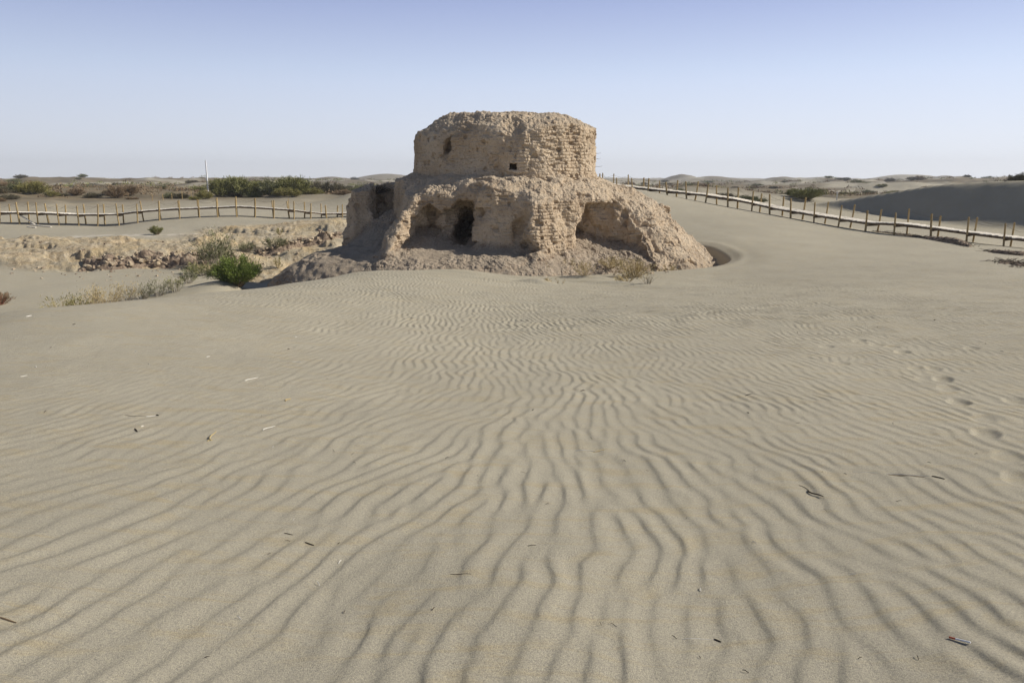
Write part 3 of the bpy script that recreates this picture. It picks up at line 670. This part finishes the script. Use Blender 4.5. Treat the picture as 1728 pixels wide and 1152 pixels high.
# dry brush at the foot of the ruin
for i, (px, py, Y, h, w, ns, nl, sm, lm, lb) in enumerate((
    (1068, 466, 33.5, 1.05, 1.5, 90, 1500, DRYSTEM, L_DRY, 'largest straw-coloured dry bush in front of the right-hand hollow of the ruin'),
    (1030, 450, 35.4, .6, 1.3, 40, 700, DRYSTEM, L_DRY, 'low dry bush just left of the largest dry bush under the ruin'),
    (1092, 490, 29.5, .85, .7, 20, 60, GREYSTEM, L_DRY, 'bare spindly dry twigs in front of the largest dry bush by the ruin'),
    (987, 468, 32.8, .75, .9, 34, 350, DRYSTEM, L_DRY, 'small dry bush at the edge of the scoured sand hollow by the ruin'),
    (925, 452, 35.0, .5, 1.6, 40, 420, DRYSTEM, L_DRY, 'sparse dry grass at the foot of the sunlit brick corner'),
    (955, 452, 35.2, .55, 1.0, 26, 260, DRYSTEM, L_DRY, 'sparse dry grass right of the sunlit brick corner'),
    (1130, 460, 36.2, .5, .9, 26, 300, DRYSTEM, L_DRY, 'small dry tuft right of the largest dry bush, at the toe of the ruin'),
    (924, 488, 28.6, .32, .35, 16, 60, simple('rust_stem', [(.35, .15, .08), (.48, .27, .15)], 9), L_DRY, 'small rust-coloured tuft on a little sand drift before the ruin'),
    (945, 484, 28.9, .5, .5, 7, 10, GREYSTEM, L_DRY, 'few bare arching twigs beside the rust-coloured tuft'),
    (1058, 478, 31.2, .5, .9, 30, 260, DRYSTEM, L_DRY, 'low dry tuft in front of the largest dry bush'))):
    x = P(px, py, Y)[0]; z = max(gz(x, Y), P(px, py, Y)[2] if Y > 34 else -9)-.03
    shrub('dry_brush', (x, Y, z), 60+i, h, w, ns, nl, .08, sm, lm, lb, 'dry bush', 'dry brush at the foot of the ruin', stem_r=.007)
# dead brush lying on the detached block of the ruin
q = P(632, 322, 42.2); shrub('dead_brush', (q[0], q[1], q[2]-.1), 75, .55, 2.0, 46, 120, .1, DARKTWIG, L_DARK, 'dark heap of dead brushwood on top of the detached block left of the drum', 'brushwood', stem_r=.02)

# bushes beyond the walkways
far = [  # px, base py, Y, height px, width px, kind
 (398, 331, 112, 36, 62, 'o', 'tallest olive tamarisk bush, left end of the thicket behind the left walkway'),
 (372, 333, 110, 28, 34, 'o', 'olive bush at the left foot of the tallest tamarisk'),
 (432, 331, 111, 33, 60, 'o', 'broad olive bush second in the thicket behind the left walkway'),
 (462, 332, 109, 26, 46, 'g', 'greyish green bush in the middle of the thicket behind the left walkway'),
 (494, 331, 108, 33, 56, 'o', 'olive-green bush right of the middle of the thicket behind the left walkway'),
 (478, 337, 104, 18, 30, 'y', 'bright yellow-green bush in front of the thicket'),
 (497, 339, 102, 12, 22, 'y', 'small yellow-green bush at the right foot of the thicket, by the walkway'),
 (540, 322, 125, 24, 44, 'd', 'dark brown-grey bush right of the olive thicket'),
 (566, 322, 125, 21, 34, 'd', 'dark bush at the right end of the row behind the left walkway'),
 (523, 328, 112, 12, 40, 'y', 'low yellowish bush below the dark bushes'),
 (606, 322, 112, 19, 30, 'g', 'pale green bush just left of the detached block of the ruin'),
 (640, 318, 115, 17, 34, 'y', 'yellow-green bush seen above the detached block of the ruin'),
 (345, 333, 100, 14, 26, 'y', 'small yellow-green bush left of the thicket, by the dune foot'),
 (328, 336, 97, 8, 20, 'y', 'low green bush left of the small yellow-green bush'),
 (55, 327, 108, 20, 48, 'y', 'wide green-and-yellow bush on the far left sand'),
 (30, 324, 112, 16, 36, 'g', 'grey-green bush at the far left beside the wide green one'),
 (8, 322, 116, 16, 36, 'b', 'brownish bush at the left edge beyond the walkway'),
 (88, 331, 104, 9, 22, 'y', 'low yellow bush right of the wide green bush at far left'),
 (130, 327, 108, 15, 26, 'b', 'olive-brown round bush alone on the sand beyond the left walkway'),
 (196, 331, 107, 20, 34, 'b', 'dark red-brown bush with a steep dark left side beyond the left walkway'),
 (216, 326, 112, 17, 34, 'b', 'light brown bush right of the dark red-brown one'),
 (1360, 341, 88, 24, 50, 'o', 'round green bush behind the right walkway'),
 (1338, 342, 90, 14, 24, 'o', 'low green bush at the left foot of the round bush behind the right walkway'),
 (1222, 328, 84, 10, 34, 'd', 'low dark scrub behind the middle of the right walkway'),
 (1255, 334, 84, 10, 44, 'g', 'low grey-green scrub behind the right walkway'),
 (1280, 337, 82, 9, 26, 'g', 'small grey-green scrub near the round bush, behind the right walkway'),
 (1145, 318, 88, 10, 20, 'g', 'small grey-green scrub at the foot of the pale dune, behind the right walkway'),
 (1712, 308, 69, 18, 26, 'd', 'sparse dark bush on the crest of the dark dune at the right edge'),
 (1724, 307, 68.5, 15, 18, 'd', 'smaller dark bush at the right edge on the dark dune'),
 (1060, 314, 95, 9, 30, 'b', 'low brown scrub at the left end of the right walkway'),
]
KIND = {'o': (STEM, L_OLIVE), 'g': (GREYSTEM, L_GREY), 'y': (GREYSTEM, L_YEL), 'd': (STEM, L_DARK), 'b': (STEM, L_BROWN)}
protos = {}
def far_bush(i, px, py, Y, hp, wp, kd, lb, group='bushes beyond the walkways'):
    h = hp/F*Y; w = wp/F*Y; x, y, z = at(px, py, Y); key = (kd, i % 2)
    if key not in protos:
        o = shrub('tamarisk_bush', (x, y, z), 100+len(protos), 1.0, 1.3, 80, 7000, .075, *KIND[kd], lb, 'bush', group, stem_r=.006, droop=.35); protos[key] = o
    else:
        o = copy_tree(protos[key])
    o.location = (x, y, z); hv = 1.12+.18*math.sin(i*2.3); o.scale = (w/1.3*.95, w/1.3*.95, h/.95*hv); o.rotation_euler = (0, 0, i*1.7); o['label'] = lb; o['group'] = group
    return o
for i, a in enumerate(far): far_bush(i, *a)
# scrub scattered over the far dunes
n = 0; rg = np.random.default_rng(5)
while n < 285:
    r_ = 112*math.exp(rg.random()*1.9); a_ = rg.uniform(-.66, .66); x = r_*math.sin(a_); y = r_*math.cos(a_)
    if x > 14 and r_ < 125 and a_ > .5: continue
    if float(scrub_mask(np.array([x]), np.array([y]))[0]) < .25 and rg.random() > .25: continue
    kd = 'bdobgd'[rg.integers(0, 6)]; key = (kd, n % 2)
    if key not in protos: key = (kd, (n+1) % 2)
    o = copy_tree(protos[key]); s = rg.uniform(.7, 1.5)*(.6+r_/260); o.location = (x, y, gz(x, y)-.1); o.scale = (s*1.3, s*1.3, s*rg.uniform(.5, .95)); o.rotation_euler = (0, 0, rg.uniform(0, 6))
    o['label'] = 'small distant scrub bush on the far dunes'; o['group'] = 'scrub on the far dunes'; n += 1
# scrub too dense to count on the far flats: patchy low growth
def scrub_mass(name, seed, N, mt, label, thr, off):
    rr = np.random.default_rng(seed); r_ = 118*np.exp(rr.random(N*5)*1.9); a_ = rr.uniform(-.72, .72, N*5); x = r_*np.sin(a_); y = r_*np.cos(a_)
    k = (fbm2(x/26+off, y/60, 4, 95) > thr) & ~((x > 15) & (r_ < 135) & (a_ > .42)); x = x[k][:N]; y = y[k][:N]; r_ = r_[k][:N]; z = ground_base(x, y); n = len(x); L = 34
    h = rr.uniform(.25, .8, n)*(.6+r_/350); w = h*rr.uniform(.9, 2.2, n)
    u = rr.random((n, L, 1))**.6; t = rr.uniform(0, 2*math.pi, (n, L, 1)); q = rr.random((n, L, 1))
    c = np.concatenate([np.cos(t)*u, np.sin(t)*u, q*np.sqrt(np.maximum(0, 1-u*u*.9))], 2)*np.stack([w, w, h], 1)[:, None]+np.stack([x, y, z], 1)[:, None]
    c = c.reshape(-1, 3); m = len(c); d = rr.normal(0, 1, (m, 3)); d[:, 2] = np.abs(d[:, 2])+.3; d /= np.linalg.norm(d, axis=1, keepdims=True); e = np.cross(d, rr.normal(0, 1, (m, 3))); e /= np.linalg.norm(e, axis=1, keepdims=True)
    sz = np.repeat(h, L)[:, None]*.38; v = np.stack([c-e*sz*.35, c+e*sz*.35, c+d*sz+e*sz*.1, c+d*sz-e*sz*.1], 1).reshape(-1, 3)
    tag(np_mesh(name, v, np.arange(m*4).reshape(-1, 4), mt), label, 'scrub', kind='stuff')
scrub_mass('brown_scrub', 51, 1700, L_BROWN, 'patchy low brown scrub covering the far flats below the horizon', -.0, 3.1)
scrub_mass('olive_scrub', 52, 1300, L_OLIVE, 'patchy low olive scrub among the brown scrub on the far flats', .03, 9.4)
print('shrubs', time.time()-T0)

# ------------------------------------------------------------------ walkways
def polyline(pts):
    pts = [Vector(p) for p in pts]; L = [0]
    for a, b in zip(pts, pts[1:]): L.append(L[-1]+(b-a).length)
    def at_(s):
        for i in range(len(pts)-1):
            if s <= L[i+1] or i == len(pts)-2:
                t = (s-L[i])/(L[i+1]-L[i]); return pts[i].lerp(pts[i+1], t), (pts[i+1]-pts[i]).normalized()
    return at_, L[-1]
def walkway(label, deckpts, spacing, width, above, seed, offs=0.0):
    rg = random.Random(seed); f_, L = polyline([P(*p) for p in deckpts]); p0, _ = f_(0)
    root = empty('boardwalk', (p0.x, p0.y, gz(p0.x, p0.y)), label, 'boardwalk'); o0 = Vector(root.location)
    deck = MB(); s = 0
    while s < L-.16:
        c, d = f_(s+.08); side = Vector((d.y, -d.x, 0)).normalized(); w = width/2+rg.uniform(-.03, .06); dz = rg.uniform(-.012, .012)
        deck.box(c-o0-side*w+Vector((0, 0, dz)), c-o0+side*w+Vector((0, 0, dz+rg.uniform(-.01, .01))), .165, .045); s += .175
    deck.build('deck', DECK, root)
    n = int(L/spacing); posts = {-1: [], 1: []}
    for sd_ in (-1, 1):
        bm = MB(); k = 0; prev = None
        for i in range(n+1):
            c, d = f_(min(L, i*spacing)); side = Vector((d.y, -d.x, 0)).normalized(); q = c-o0+side*(sd_*(width/2-.09))-Vector((0, 0, .09))
            if prev is not None: bm.box(prev, q, .09, .13)
            prev = q
        bm.build('beam', BEAM, root)
    for i in range(n+1):
        s = min(L, i*spacing+offs)
        c, d = f_(s); side = Vector((d.y, -d.x, 0)).normalized()
        cb = MB(); cb.box(c-o0-side*(width/2+.12)-Vector((0, 0, .2)), c-o0+side*(width/2+.12)-Vector((0, 0, .2)), .1, .1); cb.build('cross_beam', BEAM, root)
        for sd_ in (-1, 1):
            b = c+side*(sd_*(width/2+.07)); g = gz(b.x, b.y); lean = Vector((rg.gauss(0, .05), rg.gauss(0, .05), 0)); top = Vector((b.x, b.y, c.z+above*rg.uniform(.8, 1.15)))
            foot = Vector((b.x, b.y, min(g, c.z-.3)-.25)); r_ = rg.uniform(.052, .072)
            m = MB(); m.tube([foot-lean-o0, (foot+top)/2-o0+lean*.2, top+lean-o0], [r_*1.1, r_, r_*.92], 8)
            m.build('post', POST, root, smooth=False); posts[sd_].append(top+lean-o0)
    for sd_ in (-1, 1):
        m = MB()
        for a, b in zip(posts[sd_], posts[sd_][1:]):
            if rg.random() < .22: continue
            sag = rg.uniform(.5, 1.6)
            a = a-Vector((0, 0, .10)); b = b-Vector((0, 0, .10))
            m.tube([a.lerp(b, t)-Vector((0, 0, sag*t*(1-t))) for t in (0, .2, .4, .6, .8, 1)], .007, 4)
        m.build('rope', ROPE, root)
    return root
walkway('left wooden boardwalk on log posts crossing the sand left of the ruin',
    [(-150, 356, 69.5), (0, 357.5, 69.5), (73, 358.5, 69.5), (129, 361, 69.8), (194, 361, 70.2), (243, 355, 70.6), (292, 351.5, 71.5), (340, 350, 72.5), (404, 347.5, 73.5), (460, 351, 74.5), (487, 353, 75), (516, 356.5, 76), (543, 359.5, 77), (590, 359, 78.5), (640, 357, 80)], 1.66, 1.35, .80, 3)
walkway('right wooden boardwalk with pale deck descending the dune right of the ruin',
    [(1000, 306, 78), (1039, 311.5, 75), (1114, 319.5, 70), (1195, 328, 66), (1239, 334.5, 64), (1280, 342.5, 62.5), (1324, 352, 60), (1374, 360, 57.5), (1422, 367.5, 55.5), (1472, 375, 53.5), (1525, 376.5, 51.5), (1581, 383.5, 50), (1640, 391.5, 48.5), (1696, 398, 47), (1760, 405, 45.5), (1850, 418, 43)], 2.12, 1.25, .86, 4, .3)
# fallen timber by the left walkway
for (a, b, lb) in (((50, 372.5, 68.2), (86, 378, 67.2), 'pale plank lying on sand under the left end of the left boardwalk'), ((33, 362.5, 69), (58, 373, 68.6), 'plank leaning from the left boardwalk down to the sand'), ((46, 378.5, 66.8), (60, 379.5, 66.4), 'short pale board on the sand left of the lying plank')):
    A = Vector(P(*a)); B = Vector(P(*b)); B.z = gz(B.x, B.y)+.05
    if 'leaning' not in lb: A.z = gz(A.x, A.y)+.06
    m = MB(); m.box(A-A, B-A, .16, .05); tag(m.build('plank', DECK, None, A), lb, 'plank')
# single posts beyond the left walkway
for i, (px, top, base, Y) in enumerate(((257, 330, 337, 96), (275, 327, 337, 97), (290, 324, 335, 99), (307, 317, 330, 104), (322, 312, 322, 112), (400, 0, 0, 0))):
    if not Y: continue
    x, y, z = at(px, base, Y); h = max(.8, (base-top)/F*Y)
    m = MB(); m.tube([(0, 0, -.2), (.02, 0, h/2), (-.01, .01, h)], [.05, .045, .04], 6)
    tag(m.build('fence_post', POST, None, (x, y, z)), ('lowest post, first', 'second post', 'third post', 'fourth post', 'topmost post, last')[i]+' of the row climbing the dune beyond the left boardwalk', 'post', 'posts climbing the far dune')
x, y, z = at(487, 340, 82); m = MB(); m.tube([(0, 0, -.2), (0, 0, 1.5)], [.05, .04], 6); tag(m.build('fence_post', POST, None, (x, y, z)), 'lone thin post standing behind the left boardwalk right of the thicket', 'post')
# mast
x, y, z = at(350, 308, 150); root = empty('mast', (x, y, z), 'thin white mast on the skyline left of the thicket', 'mast')
m = MB(); m.tube([(0, 0, -.3), (0, 0, 2), (-.03, 0, P(349, 271, 150)[2]-z)], [.17, .15, .11], 8); m.build('pole', WHITE, root)
m = MB(); m.tube([(0, 0, 2.0), (-.22, 0, 2.1), (-.22, 0, 2.7)], .035, 5); m.build('bracket', WHITE, root)
# little marker beyond the right walkway
x, y, z = at(1412, 336, 90); root = empty('marker_post', (x, y, z), 'small pale marker post on the sand behind the right boardwalk', 'marker post')
m = MB(); m.box((0, 0, -.1), (0, 0, .8), .10, .10, (0, 1, 0)); m.build('post', BONE, root); m = MB(); m.box((0, 0, .8), (0, 0, 1.0), .17, .12, (0, 1, 0)); m.build('cap', BONE, root)
print('walkways', time.time()-T0)

# ------------------------------------------------------------------ stones and rubble walls
def stone_mesh(seed, mt, name='stone'):
    bm = bmesh.new(); bmesh.ops.create_icosphere(bm, subdivisions=2, radius=1); rg = np.random.default_rng(seed)
    cuts = [(Vector(a).normalized()*1.0, rg.uniform(.5, .68)) for a in ((1, .1, 0), (-1, 0, .1), (.1, 1, 0), (0, -1, .15), (0, .1, 1), (.1, 0, -1))]+[(Vector(rg.normal(0, 1, 3)).normalized(), rg.uniform(.6, .85)) for _ in range(4)]
    for v in bm.verts:
        for nn, d in cuts:
            e = v.co.dot(nn)
            if e > d: v.co -= nn*(e-d)
        v.co += Vector(rg.normal(0, .035, 3))
    me = bpy.data.meshes.new(name); bm.to_mesh(me); bm.free(); me.materials.append(mt); return me
SM = [stone_mesh(i, STONE if i < 5 else DSTONE) for i in range(8)]
def rubble(label, line, nst, hw, size, seed, mound_h):
    rg = np.random.default_rng(seed); f_, L = polyline([near(px, py, y0) for px, py, y0 in line]); c0, _ = f_(L/2)
    root = empty('rubble_wall', (c0.x, c0.y, gz(c0.x, c0.y)), label, 'rubble wall'); o0 = Vector(root.location)
    ns, nw = 200, 30; V = []
    for i in range(ns):
        c, d = f_(L*i/(ns-1)); side = Vector((d.y, -d.x, 0)).normalized(); en = math.sin(math.pi*min(1, max(0, i/(ns-1))))**.35
        for j in range(nw):
            s = (j/(nw-1)*2-1); p_ = c+side*s*hw; g = gz(p_.x, p_.y)
            V.append((p_.x, p_.y, g-.12+(mound_h*en+.12)*(1-abs(s)**2.2)))
    V = np.array(V); V[:, 2] += .30*fbm2(V[:, 0]*2.2, V[:, 1]*2.2, 4, seed)
    i = np.arange(ns-1)[:, None]*nw; j = np.arange(nw-1)[None]; fcs = np.stack([i+j, i+j+1, i+j+nw+1, i+j+nw], -1).reshape(-1, 4)
    np_mesh('mound', V-np.array(o0), fcs, DSTONE, root)
    for k in range(nst):
        s = rg.random(); c, d = f_(L*s); side = Vector((d.y, -d.x, 0)).normalized(); t = rg.normal(0, .45); t = max(-1.1, min(1.1, t)); p_ = c+side*t*hw; en = math.sin(math.pi*s)**.35
        o = bpy.data.objects.new('stone', SM[rg.integers(0, 8)]); C.objects.link(o); o.parent = root
        sc = size*rg.uniform(.5, 1.5); o.scale = (sc*rg.uniform(.9, 1.8), sc*rg.uniform(.7, 1.1), sc*rg.uniform(.35, .8))
        o.location = Vector((p_.x, p_.y, gz(p_.x, p_.y)+mound_h*en*max(0, 1-abs(t)**2.2)+sc*.15))-o0; o.rotation_euler = tuple(rg.uniform(-.5, .5, 2))+(rg.uniform(0, 6),)
rubble('long heap of broken brick rubble left of the bright green bush', [(140, 452, 38), (200, 450, 38), (250, 443, 38), (310, 440, 38), (375, 440, 38), (400, 436, 38)], 98, .75, .17, 201, .34)
rubble('short heap of dark broken brick rubble between the green bush and the ruin', [(436, 428, 38), (470, 422, 38), (505, 414, 38), (545, 404, 38), (575, 396, 38)], 98, .65, .16, 202, .38)
rg = np.random.default_rng(9)
def put_stone(p, sc, label, group, dark=False):
    o = bpy.data.objects.new('stone', SM[(5+rg.integers(0, 3)) if dark else rg.integers(0, 5)]); C.objects.link(o)
    o.scale = (sc*rg.uniform(.9, 1.6), sc, sc*rg.uniform(.45, .8)); o.location = (p[0], p[1], p[2]+sc*.12); o.rotation_euler = (rg.uniform(-.3, .3), rg.uniform(-.3, .3), rg.uniform(0, 6)); tag(o, label, 'stone', group)
for k in range(110):
    px = rg.uniform(0, 560); py = rg.uniform(404, 470); put_stone(near(px, py, 36), rg.uniform(.04, .13), 'small clod lying loose on the dug clay bank left of the ruin', 'loose clods on the clay bank', rg.random() < .4)
for k in range(26):
    px = rg.uniform(120, 330); py = rg.uniform(455, 475); put_stone(near(px, py, 36), rg.uniform(.03, .09), 'pale clod on the sand below the long rubble heap', 'clods below the rubble heap')
for k in range(95):       # crumbs of brick fallen at the foot of the ruin
    a_ = math.radians(rg.uniform(-15, 165)); r_ = 8.2+rg.normal(0, .5)+(1.2 if a_ < 1.2 or a_ > 2.4 else 0); x = CX+r_*math.cos(a_); y = CY-r_*math.sin(a_)
    if y < 33.4 or (x < -7.5): continue
    sc = rg.uniform(.03, .10)*(1.5 if rg.random() < .12 else 1); z = gz(x, y)
    if abs(x) < 2.6 and y > 34.2: continue
    put_stone((x, y, z), sc, 'crumb of mud brick fallen on the sand at the foot of the ruin', 'brick crumbs at the foot of the ruin', rg.random() < .3)
for px, py, lb in ((802, 432, 'rounded clod lying in the sunlit strip before the ruin'), (790, 448, 'dark clod near the sand edge before the ruin')):
    q = P(px, py, 36.4 if py < 440 else 35.2); put_stone((q[0], q[1], q[2]), .13, lb, None, py > 440)
# dark root mats at the right edge and on the dune beside the right walkway
def root_mat(px0, py0, px1, py1, Yst, h, seed, label):
    a = on_ground(px0, py0, Yst); b = on_ground(px1, py1, Yst); a = Vector(a); b = Vector(b)
    root = empty('scrub_hummock', a, label, 'hummock'); L = (b-a).length; d = (b-a).normalized(); side = Vector((d.y, -d.x, 0)).normalized()
    ns, nw = 70, 14; V = []
    rr = np.random.default_rng(seed); wob = rr.normal(0, 1, 4)
    for i in range(ns):
        t = i/(ns-1); c = a+d*(L*t); en = (math.sin(math.pi*t)**.6)*(.45+.55*t); hw = .5*en+.12
        for j in range(nw):
            s = j/(nw-1)*2-1; q = c+side*s*hw+side*.15*math.sin(t*7+wob[0]); V.append((q.x, q.y, gz(q.x, q.y)-.06+(h*en+.06)*(1-s*s)))
    V = np.array(V); V[:, 2] += .10*fbm2(V[:, 0]*5, V[:, 1]*5, 4, seed)
    i = np.arange(ns-1)[:, None]*nw; j = np.arange(nw-1)[None]; fcs = np.stack([i+j, i+j+1, i+j+nw+1, i+j+nw], -1).reshape(-1, 4)
    np_mesh('mound', V-np.array(a), fcs, DSTONE, root)
    m = MB()
    for k in range(int(60+L*14)):
        t = rr.random(); c = a+d*(L*t)+side*rr.normal(0, .25); z = gz(c.x, c.y)+h*.5*(math.sin(math.pi*t)**.6)*(.45+.55*t)
        e = Vector((rr.normal(0, .25), rr.normal(0, .25), rr.uniform(.0, .18))); q = Vector((c.x, c.y, z))-a
        m.tube([q, q+e*.6, q+e*1.1+Vector((0, 0, -.04))], [.014, .01, .005], 3)
    m.build('roots', DARKTWIG, root)
root_mat(1478, 391, 1560, 401, 40, .12, 301, 'thin dark mat of roots along the dune crest before the right boardwalk')
root_mat(1555, 401, 1640, 417, 38, .38, 302, 'thick dark root hummock on the dune crest before the right boardwalk')
root_mat(1670, 424, 1728, 432, 34, .22, 303, 'dark mat of roots at the right edge below the boardwalk')
root_mat(1690, 440, 1740, 452, 27, .10, 304, 'sparse litter of roots at the right edge, below the dark root mat')

# ------------------------------------------------------------------ litter on the foreground sand
def rz(p): # ground with ripples
    x = np.array([p[0]]); y = np.array([p[1]]); return float(ground_base(x, y)[0]+ripples(x, y)[0][0])
def twig(px0, py0, px1, py1, r_, mt, name, label, cat, bend=.0, group=None, lift=.0, parts=None):
    a = on_ground(px0, py0); b = on_ground(px1, py1); A = Vector((a[0], a[1], rz(a)+r_*.7)); B = Vector((b[0], b[1], rz(b)+r_*.7+lift))
    d = B-A; side = Vector((-d.y, d.x, 0)); pts = []
    for t in (0, .25, .5, .75, 1):
        q = A.lerp(B, t)+side*bend*math.sin(t*math.pi*1.6)
        z = max(rz((q.x, q.y))+r_*.5, q.z if lift else -9); pts.append(Vector((q.x, q.y, z))-A)
    m = MB(); m.tube(pts, [r_*.6, r_, r_*.95, r_*.85, r_*.4], 5)
    return tag(m.build(name, mt, None, A), label, cat, group), A, pts
twig(247, 703, 264, 701, .004, BONE, 'stick', 'bleached stick with a dark end on the left sand', 'stick')
twig(264, 701, 268, 702, .007, DARKTWIG, 'knot', 'dark knot at the end of the bleached stick on the left sand', 'twig')
twig(203, 701, 246, 703, .002, DARKTWIG, 'twig', 'hair-thin dark twig pointing at the bleached stick on the left', 'twig')
twig(444, 727, 461, 719, .004, BONE, 'stick', 'curled white stick on the sand left of centre', 'stick', .12)
twig(228, 726, 232, 730, .007, DARKTWIG, 'twig', 'tiny dark twig stub below the bleached stick', 'twig')
twig(238, 722, 243, 720, .003, BONE, 'twig', 'tiny pale splinter below the bleached stick', 'twig')
twig(494, 612, 508, 612, .0045, BONE, 'stick', 'forked pale stick on the upper left sand', 'stick', .1)
twig(413, 643, 434, 637, .004, BONE, 'stick', 'row-like pale splinter below the upper left forked stick', 'stick', .05)
twig(482, 678, 489, 673, .007, L_DRY, 'twig', 'short yellow twig on the left-centre sand', 'twig', .1)
twig(34, 636, 46, 634, .004, BONE, 'stick', 'short pale stick near the left edge of the sand', 'stick')
twig(44, 535, 54, 533, .007, BONE, 'stick', 'pale stick near the left dune crest', 'stick')
twig(350, 746, 358, 743, .004, L_DRY, 'leaf', 'lower curl of a yellow dry leaf on the left sand', 'dry leaf', .1)
twig(356, 745, 362, 735, .005, L_DRY, 'leaf', 'upright yellow dry leaf on the left sand', 'dry leaf', .1, lift=.03)
twig(970, 760, 1018, 761, .003, BONE, 'stick', 'long thin pale straw on the centre sand', 'straw')
twig(1001, 762, 1020, 760, .004, L_DRY, 'stick', 'thicker yellow end piece beside the long pale straw', 'straw')
twig(1440, 797, 1570, 806, .0022, BONE, 'root', 'long hair-thin pale root on the right sand', 'root', .02)
twig(1498, 803, 1560, 807, .003, L_BROWN, 'root', 'brown root beside the long pale root on the right sand', 'root')
twig(1572, 807, 1594, 810, .006, DARKTWIG, 'twig', 'thick dark twig at the right end of the long pale root', 'twig')
twig(1348, 820, 1372, 831, .002, DARKTWIG, 'twig', 'thin dark twig left part of the curved pair by a sand hollow', 'twig', .08)
twig(1364, 828, 1384, 842, .005, DARKTWIG, 'twig', 'curved dark twig beside a sand hollow on the right', 'twig', -.12, lift=.01)
twig(0, 1046, 28, 1052, .004, L_BROWN, 'root', 'reddish root at the bottom left edge', 'root')
twig(1150, 1078, 1210, 1079, .0012, BONE, 'straw', 'hair-thin straw at the bottom centre right', 'straw')
twig(1205, 1078, 1217, 1083, .004, DARKTWIG, 'twig', 'dark seed-like twig at the bottom centre right', 'twig')
twig(760, 969, 795, 971, .0016, DARKTWIG, 'twig', 'thin dark twig on the bottom centre sand', 'twig')
twig(515, 917, 530, 921, .004, DARKTWIG, 'twig', 'dark twig with a pale tip on the lower left-centre sand', 'twig')
twig(480, 901, 494, 903, .003, DARKTWIG, 'twig', 'small dark twig above the pale-tipped one', 'twig')
# paper-wrapped stub: white tube with a red-brown tip
a = on_ground(1601, 1079); b = on_ground(1637, 1090); A = Vector((a[0], a[1], rz(a)+.005)); B = Vector((b[0], b[1], rz(b)+.006)); k = A.lerp(B, .3)
root = empty('cigarette', A, 'white cigarette with red-brown end on the sand at bottom right', 'cigarette')
m = MB(); m.tube([(0, 0, 0), k-A], .0036, 8); m.build('filter', RED, root); m = MB(); m.tube([k-A, B-A], .0034, 8); m.build('paper_tube', WHITE, root)
# scattered small twigs and flakes
cnt = 0
for k in range(95):
    px = rg.uniform(0, 1728); py = 500+640*rg.random()**2.1
    if px < 700 and py < 545-px*.1: continue
    if px > 1300 and py < 520: continue
    q = on_ground(px, py); Ls = rg.uniform(.010, .045)*(1 if py > 700 else 1.6); an = rg.uniform(0, 3.14); dark = rg.random() < .62
    A = Vector((q[0], q[1], rz(q)+.002)); x2 = q[0]+math.cos(an)*Ls; y2 = q[1]+math.sin(an)*Ls; B = Vector((x2, y2, rz((x2, y2))+.003+rg.uniform(0, .008)))
    m = MB(); rr_ = rg.uniform(.0007, .0018)*(1 if py > 700 else 3); m.tube([(0, 0, 0), (B-A)*.55+Vector((0, 0, .003)), B-A], [rr_, rr_*1.2, rr_*.6], 4)
    tag(m.build('twig', DARKTWIG if dark else BONE, None, A), 'tiny dark twig lying on the rippled sand' if dark else 'tiny pale splinter lying on the rippled sand', 'twig', 'dark twigs scattered on the sand' if dark else 'pale splinters scattered on the sand'); cnt += 1
# ------------------------------------------------------------------ dusty air
bm = bmesh.new(); bmesh.ops.create_cube(bm, size=1); me = bpy.data.meshes.new('haze'); bm.to_mesh(me); bm.free()
hz = bpy.data.objects.new('haze', me); C.objects.link(hz); hz.scale = (4400, 4400, 60); hz.location = (0, 0, 14); tag(hz, 'thin dusty desert air over the dunes', 'haze', kind='stuff')
hm = bpy.data.materials.new('haze'); hm.use_nodes = True; t = hm.node_tree; t.nodes.remove(t.nodes['Principled BSDF'])
pv = t.nodes.new('ShaderNodeVolumePrincipled'); pv.inputs['Color'].default_value = (.90, .93, .98, 1); pv.inputs['Density'].default_value = .0003; pv.inputs['Anisotropy'].default_value = .2
t.links.new(pv.outputs[0], t.nodes['Material Output'].inputs['Volume']); me.materials.append(hm)
print('done', time.time()-T0)
